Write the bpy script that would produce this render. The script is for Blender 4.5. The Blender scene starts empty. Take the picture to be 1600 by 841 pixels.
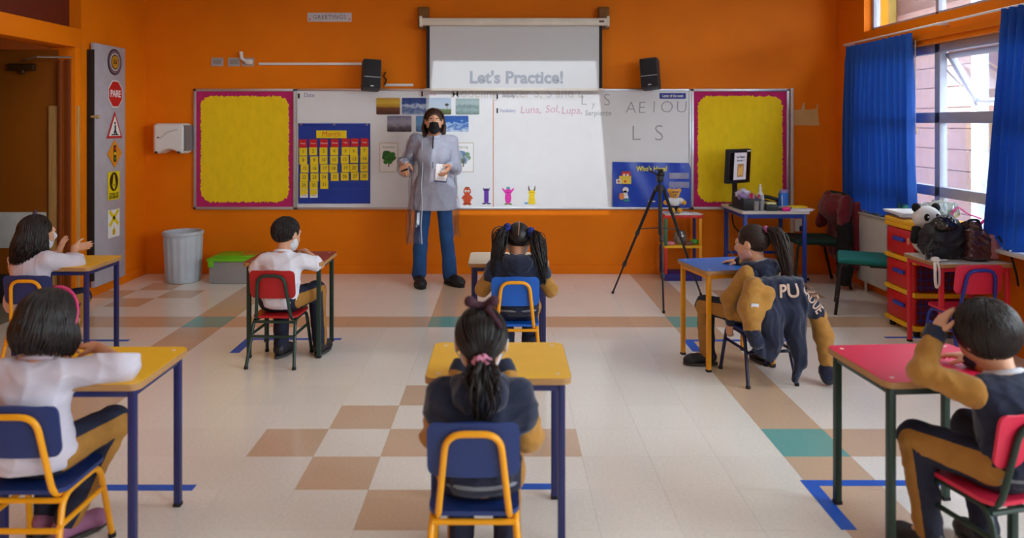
import bpy, bmesh, math, random
import numpy as np
from mathutils import Vector, Matrix, Euler
PI = math.pi
random.seed(7)
SC = bpy.context.scene
COL = SC.collection

# ------------------------------------------------------------------ camera
F_PX, CX, HY, CAM_Z = 1162.0, 785.0, 192.0, 1.517      # measured from the floor tiles (12 inch)
cam_d = bpy.data.cameras.new('camera')
cam = bpy.data.objects.new('camera', cam_d)
COL.objects.link(cam)
cam.location = (0, 0, CAM_Z)
cam.rotation_euler = (PI / 2, 0, 0)
cam_d.sensor_width = 36.0
cam_d.lens = F_PX / 1600 * 36
cam_d.shift_x = (800 - CX) / 1600
cam_d.shift_y = (HY - 420.5) / 1600
cam_d.clip_start = 0.05
cam_d.dof.use_dof = True
cam_d.dof.focus_distance = 5.0
cam_d.dof.aperture_fstop = 1.8
SC.camera = cam

# ------------------------------------------------------------------ world: flat overcast sky
world = bpy.data.worlds.new('overcast_sky')
SC.world = world
world.use_nodes = True
bg = world.node_tree.nodes['Background']
bg.inputs['Color'].default_value = (0.80, 0.90, 1.0, 1)
bg.inputs['Strength'].default_value = 8.5

# ------------------------------------------------------------------ exposure
SC.view_settings.view_transform = 'Standard'
SC.view_settings.look = 'None'
SC.view_settings.exposure = 1.4
SC.view_settings.gamma = 1.0
SC.view_settings.use_curve_mapping = False
SC.cycles.max_bounces = 8
SC.cycles.diffuse_bounces = 5
SC.cycles.transparent_max_bounces = 16
SC.cycles.use_denoising = True

FILL_LAMP_W = 3.0        # each added ceiling fill lamp
# room: x from the door wall to the window wall, y away from the camera
XL, XR, YB, YF, ZC = -3.58, 3.355, 7.47, -2.6, 3.05
# window openings in the right wall: (y0, y1)
WINS = [(4.05, 6.90), (0.75, 3.60), (-2.35, 0.30)]
WZ0, WZ1, CZ0, CZ1 = 0.69, 2.14, 2.36, 2.92
for i, (a, b) in enumerate(WINS):                       # sampling portals in the real window openings, they emit nothing
    for j, (z0, z1) in enumerate(((WZ0, WZ1), (CZ0, CZ1))):
        ld = bpy.data.lights.new('window_portal', 'AREA')
        ld.shape = 'RECTANGLE'; ld.size = z1 - z0; ld.size_y = b - a
        ld.cycles.is_portal = True
        lo = bpy.data.objects.new('window_portal', ld)
        lo.location = (XR + 0.24, (a + b) / 2, (z0 + z1) / 2)
        lo.rotation_euler = (0, PI / 2, 0)
        COL.objects.link(lo)

# ================================================================== helpers
def lin(c):
    o = []
    for v in c[:3]:
        v /= 255.0
        o.append(v / 12.92 if v <= 0.04045 else ((v + 0.055) / 1.055) ** 2.4)
    return (*o, 1.0)

def P(px, py, y):
    """place seen at pixel (px, py) whose distance into the room is known to be y"""
    return Vector(((px - CX) * y / F_PX, y, CAM_Z - (py - HY) * y / F_PX))

_M = {}
def mat(name, rgb, rough=0.5, metal=0.0, var=0.06, vscale=8.0, bump=0.0, bscale=60.0, spec=0.5,
        trans=0.0, rand=0.0, coat=0.0, sheen=0.0, stretch=None):
    if name in _M:
        return _M[name]
    m = bpy.data.materials.new(name)
    m.use_nodes = True
    nt = m.node_tree; N = nt.nodes; L = nt.links
    b = N['Principled BSDF']
    b.inputs['Roughness'].default_value = rough
    b.inputs['Metallic'].default_value = metal
    b.inputs['Specular IOR Level'].default_value = spec
    b.inputs['Coat Weight'].default_value = coat
    b.inputs['Sheen Weight'].default_value = sheen
    b.inputs['Transmission Weight'].default_value = trans
    c = lin(rgb)
    tc = N.new('ShaderNodeTexCoord')
    src = tc.outputs['Object']
    if stretch:
        mp = N.new('ShaderNodeMapping'); mp.inputs['Scale'].default_value = stretch
        L.new(src, mp.inputs['Vector']); src = mp.outputs['Vector']
    nz = N.new('ShaderNodeTexNoise')
    nz.inputs['Scale'].default_value = vscale
    nz.inputs['Detail'].default_value = 4
    L.new(src, nz.inputs['Vector'])
    mr = N.new('ShaderNodeMapRange')
    mr.inputs['From Min'].default_value = 0.3; mr.inputs['From Max'].default_value = 0.7
    mr.inputs['To Min'].default_value = 1 - var; mr.inputs['To Max'].default_value = 1 + var
    L.new(nz.outputs['Fac'], mr.inputs['Value'])
    val = mr.outputs['Result']
    if rand:
        oi = N.new('ShaderNodeObjectInfo')
        m2 = N.new('ShaderNodeMapRange')
        m2.inputs['To Min'].default_value = 1 - rand; m2.inputs['To Max'].default_value = 1 + rand
        L.new(oi.outputs['Random'], m2.inputs['Value'])
        mm = N.new('ShaderNodeMath'); mm.operation = 'MULTIPLY'
        L.new(val, mm.inputs[0]); L.new(m2.outputs['Result'], mm.inputs[1]); val = mm.outputs[0]
    mx = N.new('ShaderNodeMix'); mx.data_type = 'RGBA'; mx.blend_type = 'MULTIPLY'
    mx.inputs['Factor'].default_value = 1
    mx.inputs['A'].default_value = c
    L.new(val, mx.inputs['B'])
    L.new(mx.outputs['Result'], b.inputs['Base Color'])
    if bump:
        n2 = N.new('ShaderNodeTexNoise'); n2.inputs['Scale'].default_value = bscale; n2.inputs['Detail'].default_value = 3
        L.new(src, n2.inputs['Vector'])
        bp = N.new('ShaderNodeBump'); bp.inputs['Strength'].default_value = bump; bp.inputs['Distance'].default_value = 0.004
        L.new(n2.outputs['Fac'], bp.inputs['Height']); L.new(bp.outputs['Normal'], b.inputs['Normal'])
    _M[name] = m
    return m

def two_tone(name, rgb_a, rgb_b, attr, rough=0.8):
    """cloth whose second colour follows a sewn-in panel stored on the mesh"""
    if name in _M:
        return _M[name]
    m = mat(name, rgb_a, rough, var=0.08, vscale=30, bump=0.3, bscale=300)
    nt = m.node_tree; N = nt.nodes; L = nt.links
    mx = [n for n in N if n.type == 'MIX'][0]
    at = N.new('ShaderNodeAttribute'); at.attribute_name = attr
    g = N.new('ShaderNodeMath'); g.operation = 'GREATER_THAN'; g.inputs[1].default_value = 0.0
    L.new(at.outputs['Fac'], g.inputs[0])
    m2 = N.new('ShaderNodeMix'); m2.data_type = 'RGBA'
    m2.inputs['A'].default_value = lin(rgb_a); m2.inputs['B'].default_value = lin(rgb_b)
    L.new(g.outputs[0], m2.inputs['Factor'])
    L.new(m2.outputs['Result'], mx.inputs['A'])
    return m

def glassy(name, tint=(255, 255, 255), refl=0.08, rough=0.03, haze=0.0):
    if name in _M:
        return _M[name]
    m = bpy.data.materials.new(name); m.use_nodes = True
    nt = m.node_tree; N = nt.nodes; L = nt.links
    N.remove(N['Principled BSDF'])
    out = N['Material Output']
    tr = N.new('ShaderNodeBsdfTransparent'); tr.inputs['Color'].default_value = lin(tint)
    gl = N.new('ShaderNodeBsdfGlossy'); gl.inputs['Roughness'].default_value = rough
    lw = N.new('ShaderNodeLayerWeight'); lw.inputs['Blend'].default_value = 0.25
    ad = N.new('ShaderNodeMath'); ad.operation = 'MULTIPLY_ADD'; ad.inputs[1].default_value = 0.5; ad.inputs[2].default_value = refl
    L.new(lw.outputs['Fresnel'], ad.inputs[0])
    ms = N.new('ShaderNodeMixShader')
    L.new(ad.outputs[0], ms.inputs['Fac']); L.new(tr.outputs[0], ms.inputs[1]); L.new(gl.outputs[0], ms.inputs[2])
    last = ms.outputs[0]
    if haze:
        df = N.new('ShaderNodeBsdfDiffuse'); df.inputs['Color'].default_value = (0.85, 0.87, 0.9, 1)
        m2 = N.new('ShaderNodeMixShader'); m2.inputs['Fac'].default_value = haze
        L.new(last, m2.inputs[1]); L.new(df.outputs[0], m2.inputs[2]); last = m2.outputs[0]
    L.new(last, out.inputs['Surface'])
    _M[name] = m
    return m

def empty(name, loc=(0, 0, 0), rz=0.0, rot=None):
    o = bpy.data.objects.new(name, None)
    o.empty_display_size = 0.05
    COL.objects.link(o)
    o.location = loc
    o.rotation_euler = rot if rot is not None else (0, 0, rz)
    return o

def tag(o, label=None, cat=None, group=None, kind=None):
    if label: o['label'] = label
    if cat: o['category'] = cat
    if group: o['group'] = group
    if kind: o['kind'] = kind
    return o

class MB:
    """collects shapes in one bmesh, build() links them as one mesh object"""
    def __init__(s):
        s.bm = bmesh.new()
    def box(s, c, d, bev=0.0, rot=None, seg=2):
        r = bmesh.ops.create_cube(s.bm, size=1.0)
        vs = r['verts']
        bmesh.ops.scale(s.bm, vec=Vector(d), verts=vs)
        if bev:
            es = list({e for v in vs for e in v.link_edges})
            rr = bmesh.ops.bevel(s.bm, geom=es, offset=bev, segments=seg, affect='EDGES', profile=0.5)
            vs = rr['verts']
            fs = rr['faces']
            vs = list({v for f in fs for v in f.verts} | {v for v in vs})
            # bevel of an isolated cube returns every vertex of it
        if rot is not None:
            bmesh.ops.rotate(s.bm, cent=(0, 0, 0), matrix=Euler(rot).to_matrix(), verts=vs)
        bmesh.ops.translate(s.bm, vec=Vector(c), verts=vs)
        return s
    def poly(s, pts, z0, z1):
        """prism of a 2d outline between two heights (local z)"""
        a = [s.bm.verts.new((p[0], p[1], z0)) for p in pts]
        b = [s.bm.verts.new((p[0], p[1], z1)) for p in pts]
        n = len(pts)
        area = sum(pts[i][0] * pts[(i + 1) % n][1] - pts[(i + 1) % n][0] * pts[i][1] for i in range(n))
        if area < 0:
            a.reverse(); b.reverse()
        s.bm.faces.new(list(reversed(a))); s.bm.faces.new(b)
        for i in range(n):
            s.bm.faces.new((a[i], a[(i + 1) % n], b[(i + 1) % n], b[i]))
        return s
    def rrect(s, w, h, r, z0, z1, c=(0, 0), n=5):
        return s.poly(rr_pts(w, h, r, c, n), z0, z1)
    def disc(s, r, z0, z1, c=(0, 0), n=24, ry=None):
        ry = ry or r
        return s.poly([(c[0] + r * math.cos(2 * PI * i / n), c[1] + ry * math.sin(2 * PI * i / n)) for i in range(n)], z0, z1)
    def tube(s, pts, r, n=8, closed=False, caps=True, flat=None):
        pts = [Vector(p) for p in pts]
        m = len(pts)
        rs = r if isinstance(r, (list, tuple)) else [r] * m
        rings = []
        up = None
        for i, p in enumerate(pts):
            if closed:
                t = pts[(i + 1) % m] - pts[i - 1]
            else:
                t = pts[min(i + 1, m - 1)] - pts[max(i - 1, 0)]
            t.normalize()
            if up is None:
                up = Vector((0, 0, 1)) if abs(t.z) < 0.9 else Vector((0, 1, 0))
            x = up.cross(t)
            if x.length < 1e-6:
                x = Vector((1, 0, 0)).cross(t)
            x.normalize(); y = t.cross(x); up = y
            fl = flat or 1.0
            rings.append([s.bm.verts.new(p + rs[i] * (math.cos(2 * PI * k / n) * x + fl * math.sin(2 * PI * k / n) * y)) for k in range(n)])
        for i in range(m if closed else m - 1):
            a, b = rings[i], rings[(i + 1) % m]
            for k in range(n):
                s.bm.faces.new((a[k], a[(k + 1) % n], b[(k + 1) % n], b[k]))
        if caps and not closed:
            s.bm.faces.new(list(reversed(rings[0]))); s.bm.faces.new(rings[-1])
        return s
    def lathe(s, prof, n=24, c=(0, 0, 0), flute=None, cap0=False, cap1=False):
        c = Vector(c); rings = []
        for r, z in prof:
            ring = []
            for k in range(n):
                rr = r * (flute(k, z) if flute else 1)
                ring.append(s.bm.verts.new(c + Vector((rr * math.cos(2 * PI * k / n), rr * math.sin(2 * PI * k / n), z))))
            rings.append(ring)
        for a, b in zip(rings, rings[1:]):
            for k in range(n):
                s.bm.faces.new((a[k], a[(k + 1) % n], b[(k + 1) % n], b[k]))
        if cap0: s.bm.faces.new(list(reversed(rings[0])))
        if cap1: s.bm.faces.new(rings[-1])
        return s
    def ball(s, c, r, n=14, rot=None):
        r = (r, r, r) if not isinstance(r, (tuple, list)) else r
        q = bmesh.ops.create_uvsphere(s.bm, u_segments=n, v_segments=max(6, n // 2 + 2), radius=1.0)
        vs = q['verts']
        bmesh.ops.scale(s.bm, vec=Vector(r), verts=vs)
        if rot is not None:
            bmesh.ops.rotate(s.bm, cent=(0, 0, 0), matrix=Euler(rot).to_matrix(), verts=vs)
        bmesh.ops.translate(s.bm, vec=Vector(c), verts=vs)
        return s
    def sheet(s, rows, thick=0.0, closed=False):
        """grid of points; thick > 0 gives the sheet a second side"""
        R, C = len(rows), len(rows[0])
        V = [[s.bm.verts.new(p) for p in row] for row in rows]
        for i in range(R - 1):
            for j in range(C - 1 + (1 if closed else 0)):
                s.bm.faces.new((V[i][j], V[i][(j + 1) % C], V[i + 1][(j + 1) % C], V[i + 1][j]))
        if thick:
            s.bm.normal_update()
            B = [[s.bm.verts.new(v.co - v.normal * thick) for v in row] for row in V]
            for i in range(R - 1):
                for j in range(C - 1):
                    s.bm.faces.new((B[i][j], B[i + 1][j], B[i + 1][j + 1], B[i][j + 1]))
            rim = [(0, j) for j in range(C)] + [(i, C - 1) for i in range(1, R)] + [(R - 1, j) for j in range(C - 2, -1, -1)] + [(i, 0) for i in range(R - 2, 0, -1)]
            for (a, b), (c, d) in zip(rim, rim[1:] + rim[:1]):
                s.bm.faces.new((V[a][b], B[a][b], B[c][d], V[c][d]))
        return s
    def mesh(s, name, m, smooth=35):
        bmesh.ops.recalc_face_normals(s.bm, faces=s.bm.faces)
        me = bpy.data.meshes.new(name)
        s.bm.to_mesh(me); s.bm.free()
        if smooth:
            me.shade_smooth()
            me.set_sharp_from_angle(angle=math.radians(smooth))
        if m is not None:
            me.materials.append(m)
        return me
    def build(s, name, m, parent=None, loc=(0, 0, 0), rot=(0, 0, 0), smooth=35):
        return put(name, s.mesh(name, m, smooth), parent, loc, rot)

def put(name, me, parent=None, loc=(0, 0, 0), rot=(0, 0, 0)):
    o = bpy.data.objects.new(name, me)
    COL.objects.link(o)
    o.parent = parent
    o.location = loc
    o.rotation_euler = rot
    return o

def rr_pts(w, h, r, c=(0, 0), n=5):
    o = []
    for sx, sy, a0 in ((1, 1, 0), (-1, 1, PI / 2), (-1, -1, PI), (1, -1, 1.5 * PI)):
        for i in range(n + 1):
            a = a0 + PI / 2 * i / n
            o.append((c[0] + sx * (w / 2 - r) + r * math.cos(a), c[1] + sy * (h / 2 - r) + r * math.sin(a)))
    return o

def bend(pts, r, n=5):
    """round the corners of a polyline"""
    pts = [Vector(p) for p in pts]
    o = [pts[0]]
    for a, b, c in zip(pts, pts[1:], pts[2:]):
        u = (a - b); v = (c - b)
        q = min(r, u.length * 0.49, v.length * 0.49)
        p0 = b + u.normalized() * q; p1 = b + v.normalized() * q
        for i in range(n + 1):
            t = i / n
            o.append(p0 * (1 - t) ** 2 + b * 2 * t * (1 - t) + p1 * t * t)
    o.append(pts[-1])
    return o

def spline(pts, n=6):
    pts = [np.array(p, float) for p in pts]
    q = [2 * pts[0] - pts[1]] + pts + [2 * pts[-1] - pts[-2]]
    o = []
    for i in range(1, len(q) - 2):
        for k in range(n):
            t = k / n
            o.append(0.5 * ((2 * q[i]) + (q[i + 1] - q[i - 1]) * t + (2 * q[i - 1] - 5 * q[i] + 4 * q[i + 1] - q[i + 2]) * t * t
                            + (-q[i - 1] + 3 * q[i] - 3 * q[i + 1] + q[i + 2]) * t ** 3))
    o.append(pts[-1])
    return o

_FONTOBJ = None
def text(name, body, size, m, parent=None, loc=(0, 0, 0), rot=(0, 0, 0), extrude=0.0006, bold=0.0, sx=1.0, shear=0.0, align='CENTER', space=1.0):
    cu = bpy.data.curves.new(name, 'FONT')
    cu.body = body; cu.size = size; cu.extrude = extrude; cu.offset = bold
    cu.align_x = align; cu.align_y = 'CENTER'; cu.shear = shear; cu.resolution_u = 3; cu.space_character = space
    t = bpy.data.objects.new(name, cu); COL.objects.link(t)
    dg = bpy.context.evaluated_depsgraph_get()
    me = bpy.data.meshes.new_from_object(t.evaluated_get(dg))
    bpy.data.objects.remove(t); bpy.data.curves.remove(cu)
    me.name = name; me.materials.clear(); me.materials.append(m)
    if sx != 1.0:
        me.transform(Matrix.Scale(sx, 4, (1, 0, 0)))
    return put(name, me, parent, loc, rot)

WALL_B = (PI / 2, 0, 0)            # flat on the back wall: local x right, y up, z into the room
WALL_L = (PI / 2, 0, PI / 2)       # flat on the left wall

# ------------------------------------------------------------------ implicit surfaces (bodies, cloth, bags)
class Sdf:
    def __init__(s, h=0.007):
        s.h = h; s.ops = []; s.cuts = []; s.noise = None
    def cone(s, a, b, ra, rb=None, k=0.02):
        s.ops.append(('c', np.array(a, float), np.array(b, float), ra, ra if rb is None else rb, k)); return s
    def chain(s, pts, rs, k=0.02):
        for i in range(len(pts) - 1):
            s.cone(pts[i], pts[i + 1], rs[i], rs[i + 1], k)
        return s
    def ell(s, c, r, R=None, k=0.02, sub=False):
        s.ops.append(('s' if sub else 'e', np.array(c, float), np.array(r, float), np.eye(3) if R is None else np.array(R, float), k)); return s
    def rbox(s, c, d, r=0.01, R=None, k=0.01):
        s.ops.append(('b', np.array(c, float), np.array(d, float) / 2, np.eye(3) if R is None else np.array(R, float), r, k)); return s
    def cut(s, p, n):
        s.cuts.append((np.array(p, float), np.array(n, float) / np.linalg.norm(n))); return s
    def bounds(s):
        lo = np.full(3, 1e9); hi = -lo
        for o in s.ops:
            if o[0] == 's': continue
            a, b = s.obox(o)
            lo = np.minimum(lo, a); hi = np.maximum(hi, b)
        return lo, hi
    def obox(s, o):
        if o[0] == 'c':
            r = max(o[3], o[4]); return np.minimum(o[1], o[2]) - r, np.maximum(o[1], o[2]) + r
        if o[0] in 'es':
            e = np.sqrt((np.abs(o[3]) ** 2) @ (o[2] ** 2)); return o[1] - e, o[1] + e
        e = np.abs(o[3]) @ o[2]; return o[1] - e, o[1] + e
    def mesh(s):
        h = s.h
        lo, hi = s.bounds()
        pad = 0.012 + 2 * h
        lo = lo - pad; hi = hi + pad
        n = np.ceil((hi - lo) / h).astype(int) + 1
        F = np.full(n, 0.5, np.float32)
        ax = [lo[i] + h * np.arange(n[i], dtype=np.float32) for i in range(3)]
        for o in s.ops:
            a, b = s.obox(o)
            k = o[-1]
            m = k + 3 * h + (0.004 if s.noise is None else 0.012)
            i0 = np.maximum(np.floor((a - m - lo) / h).astype(int), 0)
            i1 = np.minimum(np.ceil((b + m - lo) / h).astype(int) + 1, n)
            if np.any(i1 <= i0): continue
            sl = tuple(slice(i0[i], i1[i]) for i in range(3))
            X, Y, Z = np.meshgrid(*[ax[i][sl[i]] for i in range(3)], indexing='ij', sparse=True)
            if o[0] == 'c':
                d = o[2] - o[1]; L2 = float(d @ d) + 1e-12
                px, py, pz = X - o[1][0], Y - o[1][1], Z - o[1][2]
                t = np.clip((px * d[0] + py * d[1] + pz * d[2]) / L2, 0, 1)
                D = np.sqrt((px - t * d[0]) ** 2 + (py - t * d[1]) ** 2 + (pz - t * d[2]) ** 2) - (o[3] + (o[4] - o[3]) * t)
            else:
                R = o[3]
                px, py, pz = X - o[1][0], Y - o[1][1], Z - o[1][2]
                q = [px * R[0, i] + py * R[1, i] + pz * R[2, i] for i in range(3)]
                if o[0] == 'b':
                    e = [np.abs(q[i]) - (o[2][i] - o[4]) for i in range(3)]
                    D = np.sqrt(sum(np.maximum(v, 0) ** 2 for v in e)) + np.minimum(np.maximum(np.maximum(e[0], e[1]), e[2]), 0) - o[4]
                else:
                    r = o[2]
                    k0 = np.sqrt(sum((q[i] / r[i]) ** 2 for i in range(3)))
                    k1 = np.sqrt(sum((q[i] / r[i] ** 2) ** 2 for i in range(3))) + 1e-9
                    D = k0 * (k0 - 1) / k1
            A = F[sl]
            if o[0] == 's':
                D = -D
                w = np.clip(0.5 - 0.5 * (D - A) / k, 0, 1)
                F[sl] = D + (A - D) * w + k * w * (1 - w)
            else:
                w = np.clip(0.5 + 0.5 * (A - D) / k, 0, 1)
                F[sl] = A + (D - A) * w - k * w * (1 - w)
        X, Y, Z = np.meshgrid(*ax, indexing='ij', sparse=True)
        if s.noise is not None:
            near = np.abs(F) < 0.03
            I = np.argwhere(near)
            F[near] += s.noise(lo + h * I).astype(np.float32)
        for p, nn in s.cuts:
            F = np.maximum(F, (X - p[0]) * nn[0] + (Y - p[1]) * nn[1] + (Z - p[2]) * nn[2])
        F = F.astype(np.float32)
        F[0] = F[-1] = 0.5; F[:, 0] = F[:, -1] = 0.5; F[:, :, 0] = F[:, :, -1] = 0.5
        return nets(F, lo, h)

_CO = np.array([(i, j, k) for i in (0, 1) for j in (0, 1) for k in (0, 1)])
def nets(F, lo, h):
    S = F < 0
    c = np.zeros(tuple(d - 1 for d in F.shape), np.int8)
    n = c.shape
    for i, j, k in _CO:
        c += S[i:i + n[0], j:j + n[1], k:k + n[2]]
    act = (c > 0) & (c < 8)
    I = np.argwhere(act)
    idx = np.full(n, -1, np.int64)
    idx[act] = np.arange(len(I))
    vals = np.stack([F[I[:, 0] + a, I[:, 1] + b, I[:, 2] + d] for a, b, d in _CO], 1)
    pos = np.zeros((len(I), 3)); cnt = np.zeros(len(I))
    for a in range(8):
        for b in range(a + 1, 8):
            if np.abs(_CO[a] - _CO[b]).sum() != 1: continue
            va, vb = vals[:, a], vals[:, b]
            m = (va < 0) != (vb < 0)
            t = va[m] / (va[m] - vb[m])
            pos[m] += _CO[a] + t[:, None] * (_CO[b] - _CO[a])
            cnt[m] += 1
    V = lo + h * (I + pos / cnt[:, None])
    Q = []
    for ax in range(3):
        u, v = [(1, 2), (2, 0), (0, 1)][ax]
        sl0 = [slice(None)] * 3; sl1 = [slice(None)] * 3
        sl0[ax] = slice(0, -1); sl1[ax] = slice(1, None)
        e = S[tuple(sl0)] != S[tuple(sl1)]
        E = np.argwhere(e)
        E = E[(E[:, u] > 0) & (E[:, v] > 0)]
        E = E[(E[:, u] < n[u]) & (E[:, v] < n[v])]
        du = np.zeros(3, int); du[u] = 1
        dv = np.zeros(3, int); dv[v] = 1
        g = lambda p: idx[p[:, 0], p[:, 1], p[:, 2]]
        q = np.stack([g(E - du - dv), g(E - dv), g(E), g(E - du)], 1)
        ins = S[E[:, 0], E[:, 1], E[:, 2]]
        q[~ins] = q[~ins][:, ::-1]
        Q.append(q)
    Q = np.concatenate(Q)
    return V, Q[(Q >= 0).all(1)]

def arr_obj(name, V, Q, m, parent=None, loc=(0, 0, 0), rot=(0, 0, 0), attr=None):
    me = bpy.data.meshes.new(name)
    me.vertices.add(len(V)); me.vertices.foreach_set('co', np.ascontiguousarray(V, np.float32).ravel())
    me.loops.add(len(Q) * 4); me.loops.foreach_set('vertex_index', np.ascontiguousarray(Q, np.int32).ravel())
    me.polygons.add(len(Q)); me.polygons.foreach_set('loop_start', np.arange(0, len(Q) * 4, 4, dtype=np.int32))
    me.polygons.foreach_set('use_smooth', np.ones(len(Q), bool))
    me.update(calc_edges=True)
    if attr is not None:
        a = me.attributes.new(attr[0], 'FLOAT', 'POINT')
        a.data.foreach_set('value', np.ascontiguousarray(attr[1], np.float32))
    me.materials.append(m)
    return put(name, me, parent, loc, rot)

def sdf_obj(name, s, m, parent=None, loc=(0, 0, 0), rot=(0, 0, 0), attr=None):
    V, Q = s.mesh()
    at = (attr[0], attr[1](V)) if attr else None
    return arr_obj(name, V, Q, m, parent, loc, rot, at)

def folds(amp, freq, seed, stretch=(1, 1, 1)):
    rs = np.random.RandomState(seed)
    D = rs.normal(size=(7, 3)) * np.array(stretch); ph = rs.uniform(0, 6.3, 7)
    fr = freq * rs.uniform(0.6, 1.6, 7)
    def f(Pn):
        Pn = np.asarray(Pn)
        w = Pn + 0.02 * np.sin(Pn[:, [1, 2, 0]] * freq * 0.7 + 1.3)
        o = np.zeros(len(Pn))
        r = np.zeros(len(Pn))
        for i, (d, p, q) in enumerate(zip(D, ph, fr)):
            s = np.sin(w @ d * q + p)
            o += s
            if i < 4: r += (1 - np.abs(np.sin(w @ d * q * 0.55 + p * 1.7))) ** 3
        return amp * (0.55 * o / 3.0 - 1.5 * (r / 2.0 - 0.45))
    return f
# ================================================================== materials of the room
M_wall = mat('orange_paint', (234, 124, 2), 0.6, var=0.05, vscale=2.5, bump=0.12, bscale=90, spec=0.2)
M_ceil = mat('ceiling_grey', (128, 120, 110), 0.9)
M_cream_wall = mat('cream_paint', (228, 220, 200), 0.8)
M_white = mat('white_plastic', (228, 228, 226), 0.45, var=0.03)
M_alu = mat('aluminium', (198, 200, 205), 0.38, 0.75, var=0.04)
M_alu_w = mat('grey_window_frame', (160, 166, 186), 0.42, 0.0, var=0.03)
M_black = mat('black_plastic', (22, 22, 24), 0.5)
M_dark = mat('dark_grey_plastic', (52, 52, 58), 0.6)
M_paper = mat('white_paper', (236, 236, 238), 0.75, var=0.03)
M_steel = mat('steel', (170, 172, 176), 0.3, 0.9)
M_wood = mat('raw_wood', (196, 148, 84), 0.6, var=0.18, vscale=3, stretch=(18, 18, 1.2))
M_glass = glassy('window_glass', (250, 252, 252), 0.05, 0.02)

# ------------------------------------------------------------------ floor: slab and vinyl tiles
fl = MB().box(((XL + XR) / 2, (YB + YF) / 2, -0.054), (XR - XL + 0.4, YB - YF + 0.4, 0.1)).build('floor', mat('tile_joint', (220, 211, 196), 0.6))
tag(fl, kind='structure')
def tile_mat(name, rgb):
    m = mat(name, rgb, 0.2, var=0.05, vscale=70, rand=0.022, spec=0.45)
    nt = m.node_tree; N = nt.nodes; L = nt.links
    b = N['Principled BSDF']
    tc = N.new('ShaderNodeTexCoord')
    g = N.new('ShaderNodeTexNoise'); g.inputs['Scale'].default_value = 5; g.inputs['Detail'].default_value = 5
    oi = N.new('ShaderNodeObjectInfo')
    va = N.new('ShaderNodeVectorMath'); va.operation = 'ADD'
    L.new(tc.outputs['Object'], va.inputs[0]); L.new(oi.outputs['Location'], va.inputs[1])
    L.new(va.outputs[0], g.inputs['Vector'])
    mr = N.new('ShaderNodeMapRange'); mr.inputs['To Min'].default_value = 0.13; mr.inputs['To Max'].default_value = 0.19
    L.new(g.outputs['Fac'], mr.inputs['Value']); L.new(mr.outputs[0], b.inputs['Roughness'])
    return m
TM = {'cream': tile_mat('cream_tile', (238, 234, 225)), 'brown': tile_mat('brown_tile', (212, 184, 156)), 'teal': tile_mat('teal_tile', (116, 176, 170))}
T = 0.3054; TX0 = -0.554; TY0 = 2.768
def tile_colour(c, r):
    if c in (-6, 6):
        return 'teal' if r in (2, 9) else 'brown'
    if r == 9:
        return 'teal' if c == 0 else 'brown'
    if c == 0 and r > 9:
        return 'brown'
    if r == 2 and abs(c) > 6:
        return 'brown'
    if abs(c) + abs(r - 2) in (0, 2) and (abs(c) + abs(r - 2)) % 2 == 0:
        return 'brown'
    if abs(abs(c) - 9) + abs(r - 12) == 1:
        return 'brown'
    return 'cream'
tile_me = {}
g = T - 0.0006
for kx, m in TM.items():
    tile_me[kx] = MB().box((0, 0, -0.002), (g, g, 0.004)).mesh('tile', m, 0)
cand = []
for c in range(-11, 14):
    for r in range(-18, 17):
        x0, y0 = TX0 + c * T, TY0 + r * T
        x1, y1 = min(x0 + T, XR), min(y0 + T, YB); x0 = max(x0, XL); y0 = max(y0, YF)
        if x1 - x0 < 0.02 or y1 - y0 < 0.02: continue
        x, y = (x0 + x1) / 2, (y0 + y1) / 2
        vis = y > 2.55 and -30 < CX + F_PX * x / y < 1640
        cand.append((0 if vis else 1, y, c, r, x0, y0, x1, y1))
cand.sort(key=lambda t: t[:2])
rest = {'cream': MB(), 'brown': MB(), 'teal': MB()}
for i, (nv, y, c, r, x0, y0, x1, y1) in enumerate(cand):
    k = tile_colour(c, r)
    if i < 300 and not nv:
        full = abs(x1 - x0 - T) < 1e-4 and abs(y1 - y0 - T) < 1e-4
        me = tile_me[k] if full else MB().box((0, 0, -0.002), (x1 - x0 - 0.001, y1 - y0 - 0.001, 0.004)).mesh('tile', TM[k], 0)
        put('tile', me, fl, ((x0 + x1) / 2, (y0 + y1) / 2, 0))
    else:
        rest[k].box(((x0 + x1) / 2, (y0 + y1) / 2, -0.002), (x1 - x0 - 0.001, y1 - y0 - 0.001, 0.004))
for k in rest:
    tag(rest[k].build('far_tiles', TM[k], fl, smooth=0), kind='stuff')

# ------------------------------------------------------------------ walls and ceiling
def struct(name, mb, m, parent=None):
    o = mb.build(name, m, parent, smooth=0)
    if parent is None: tag(o, kind='structure')
    return o
struct('wall_back', MB().box(((XL + XR) / 2, YB + 0.1, ZC / 2), (XR - XL + 0.4, 0.2, ZC)), M_wall)
struct('wall_behind_camera', MB().box(((XL + XR) / 2, YF - 0.1, ZC / 2), (XR - XL + 0.4, 0.2, ZC)), M_cream_wall)
struct('ceiling', MB().box(((XL + XR) / 2, (YB + YF) / 2, ZC + 0.05), (XR - XL + 0.4, YB - YF + 0.4, 0.1)), M_ceil)
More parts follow.
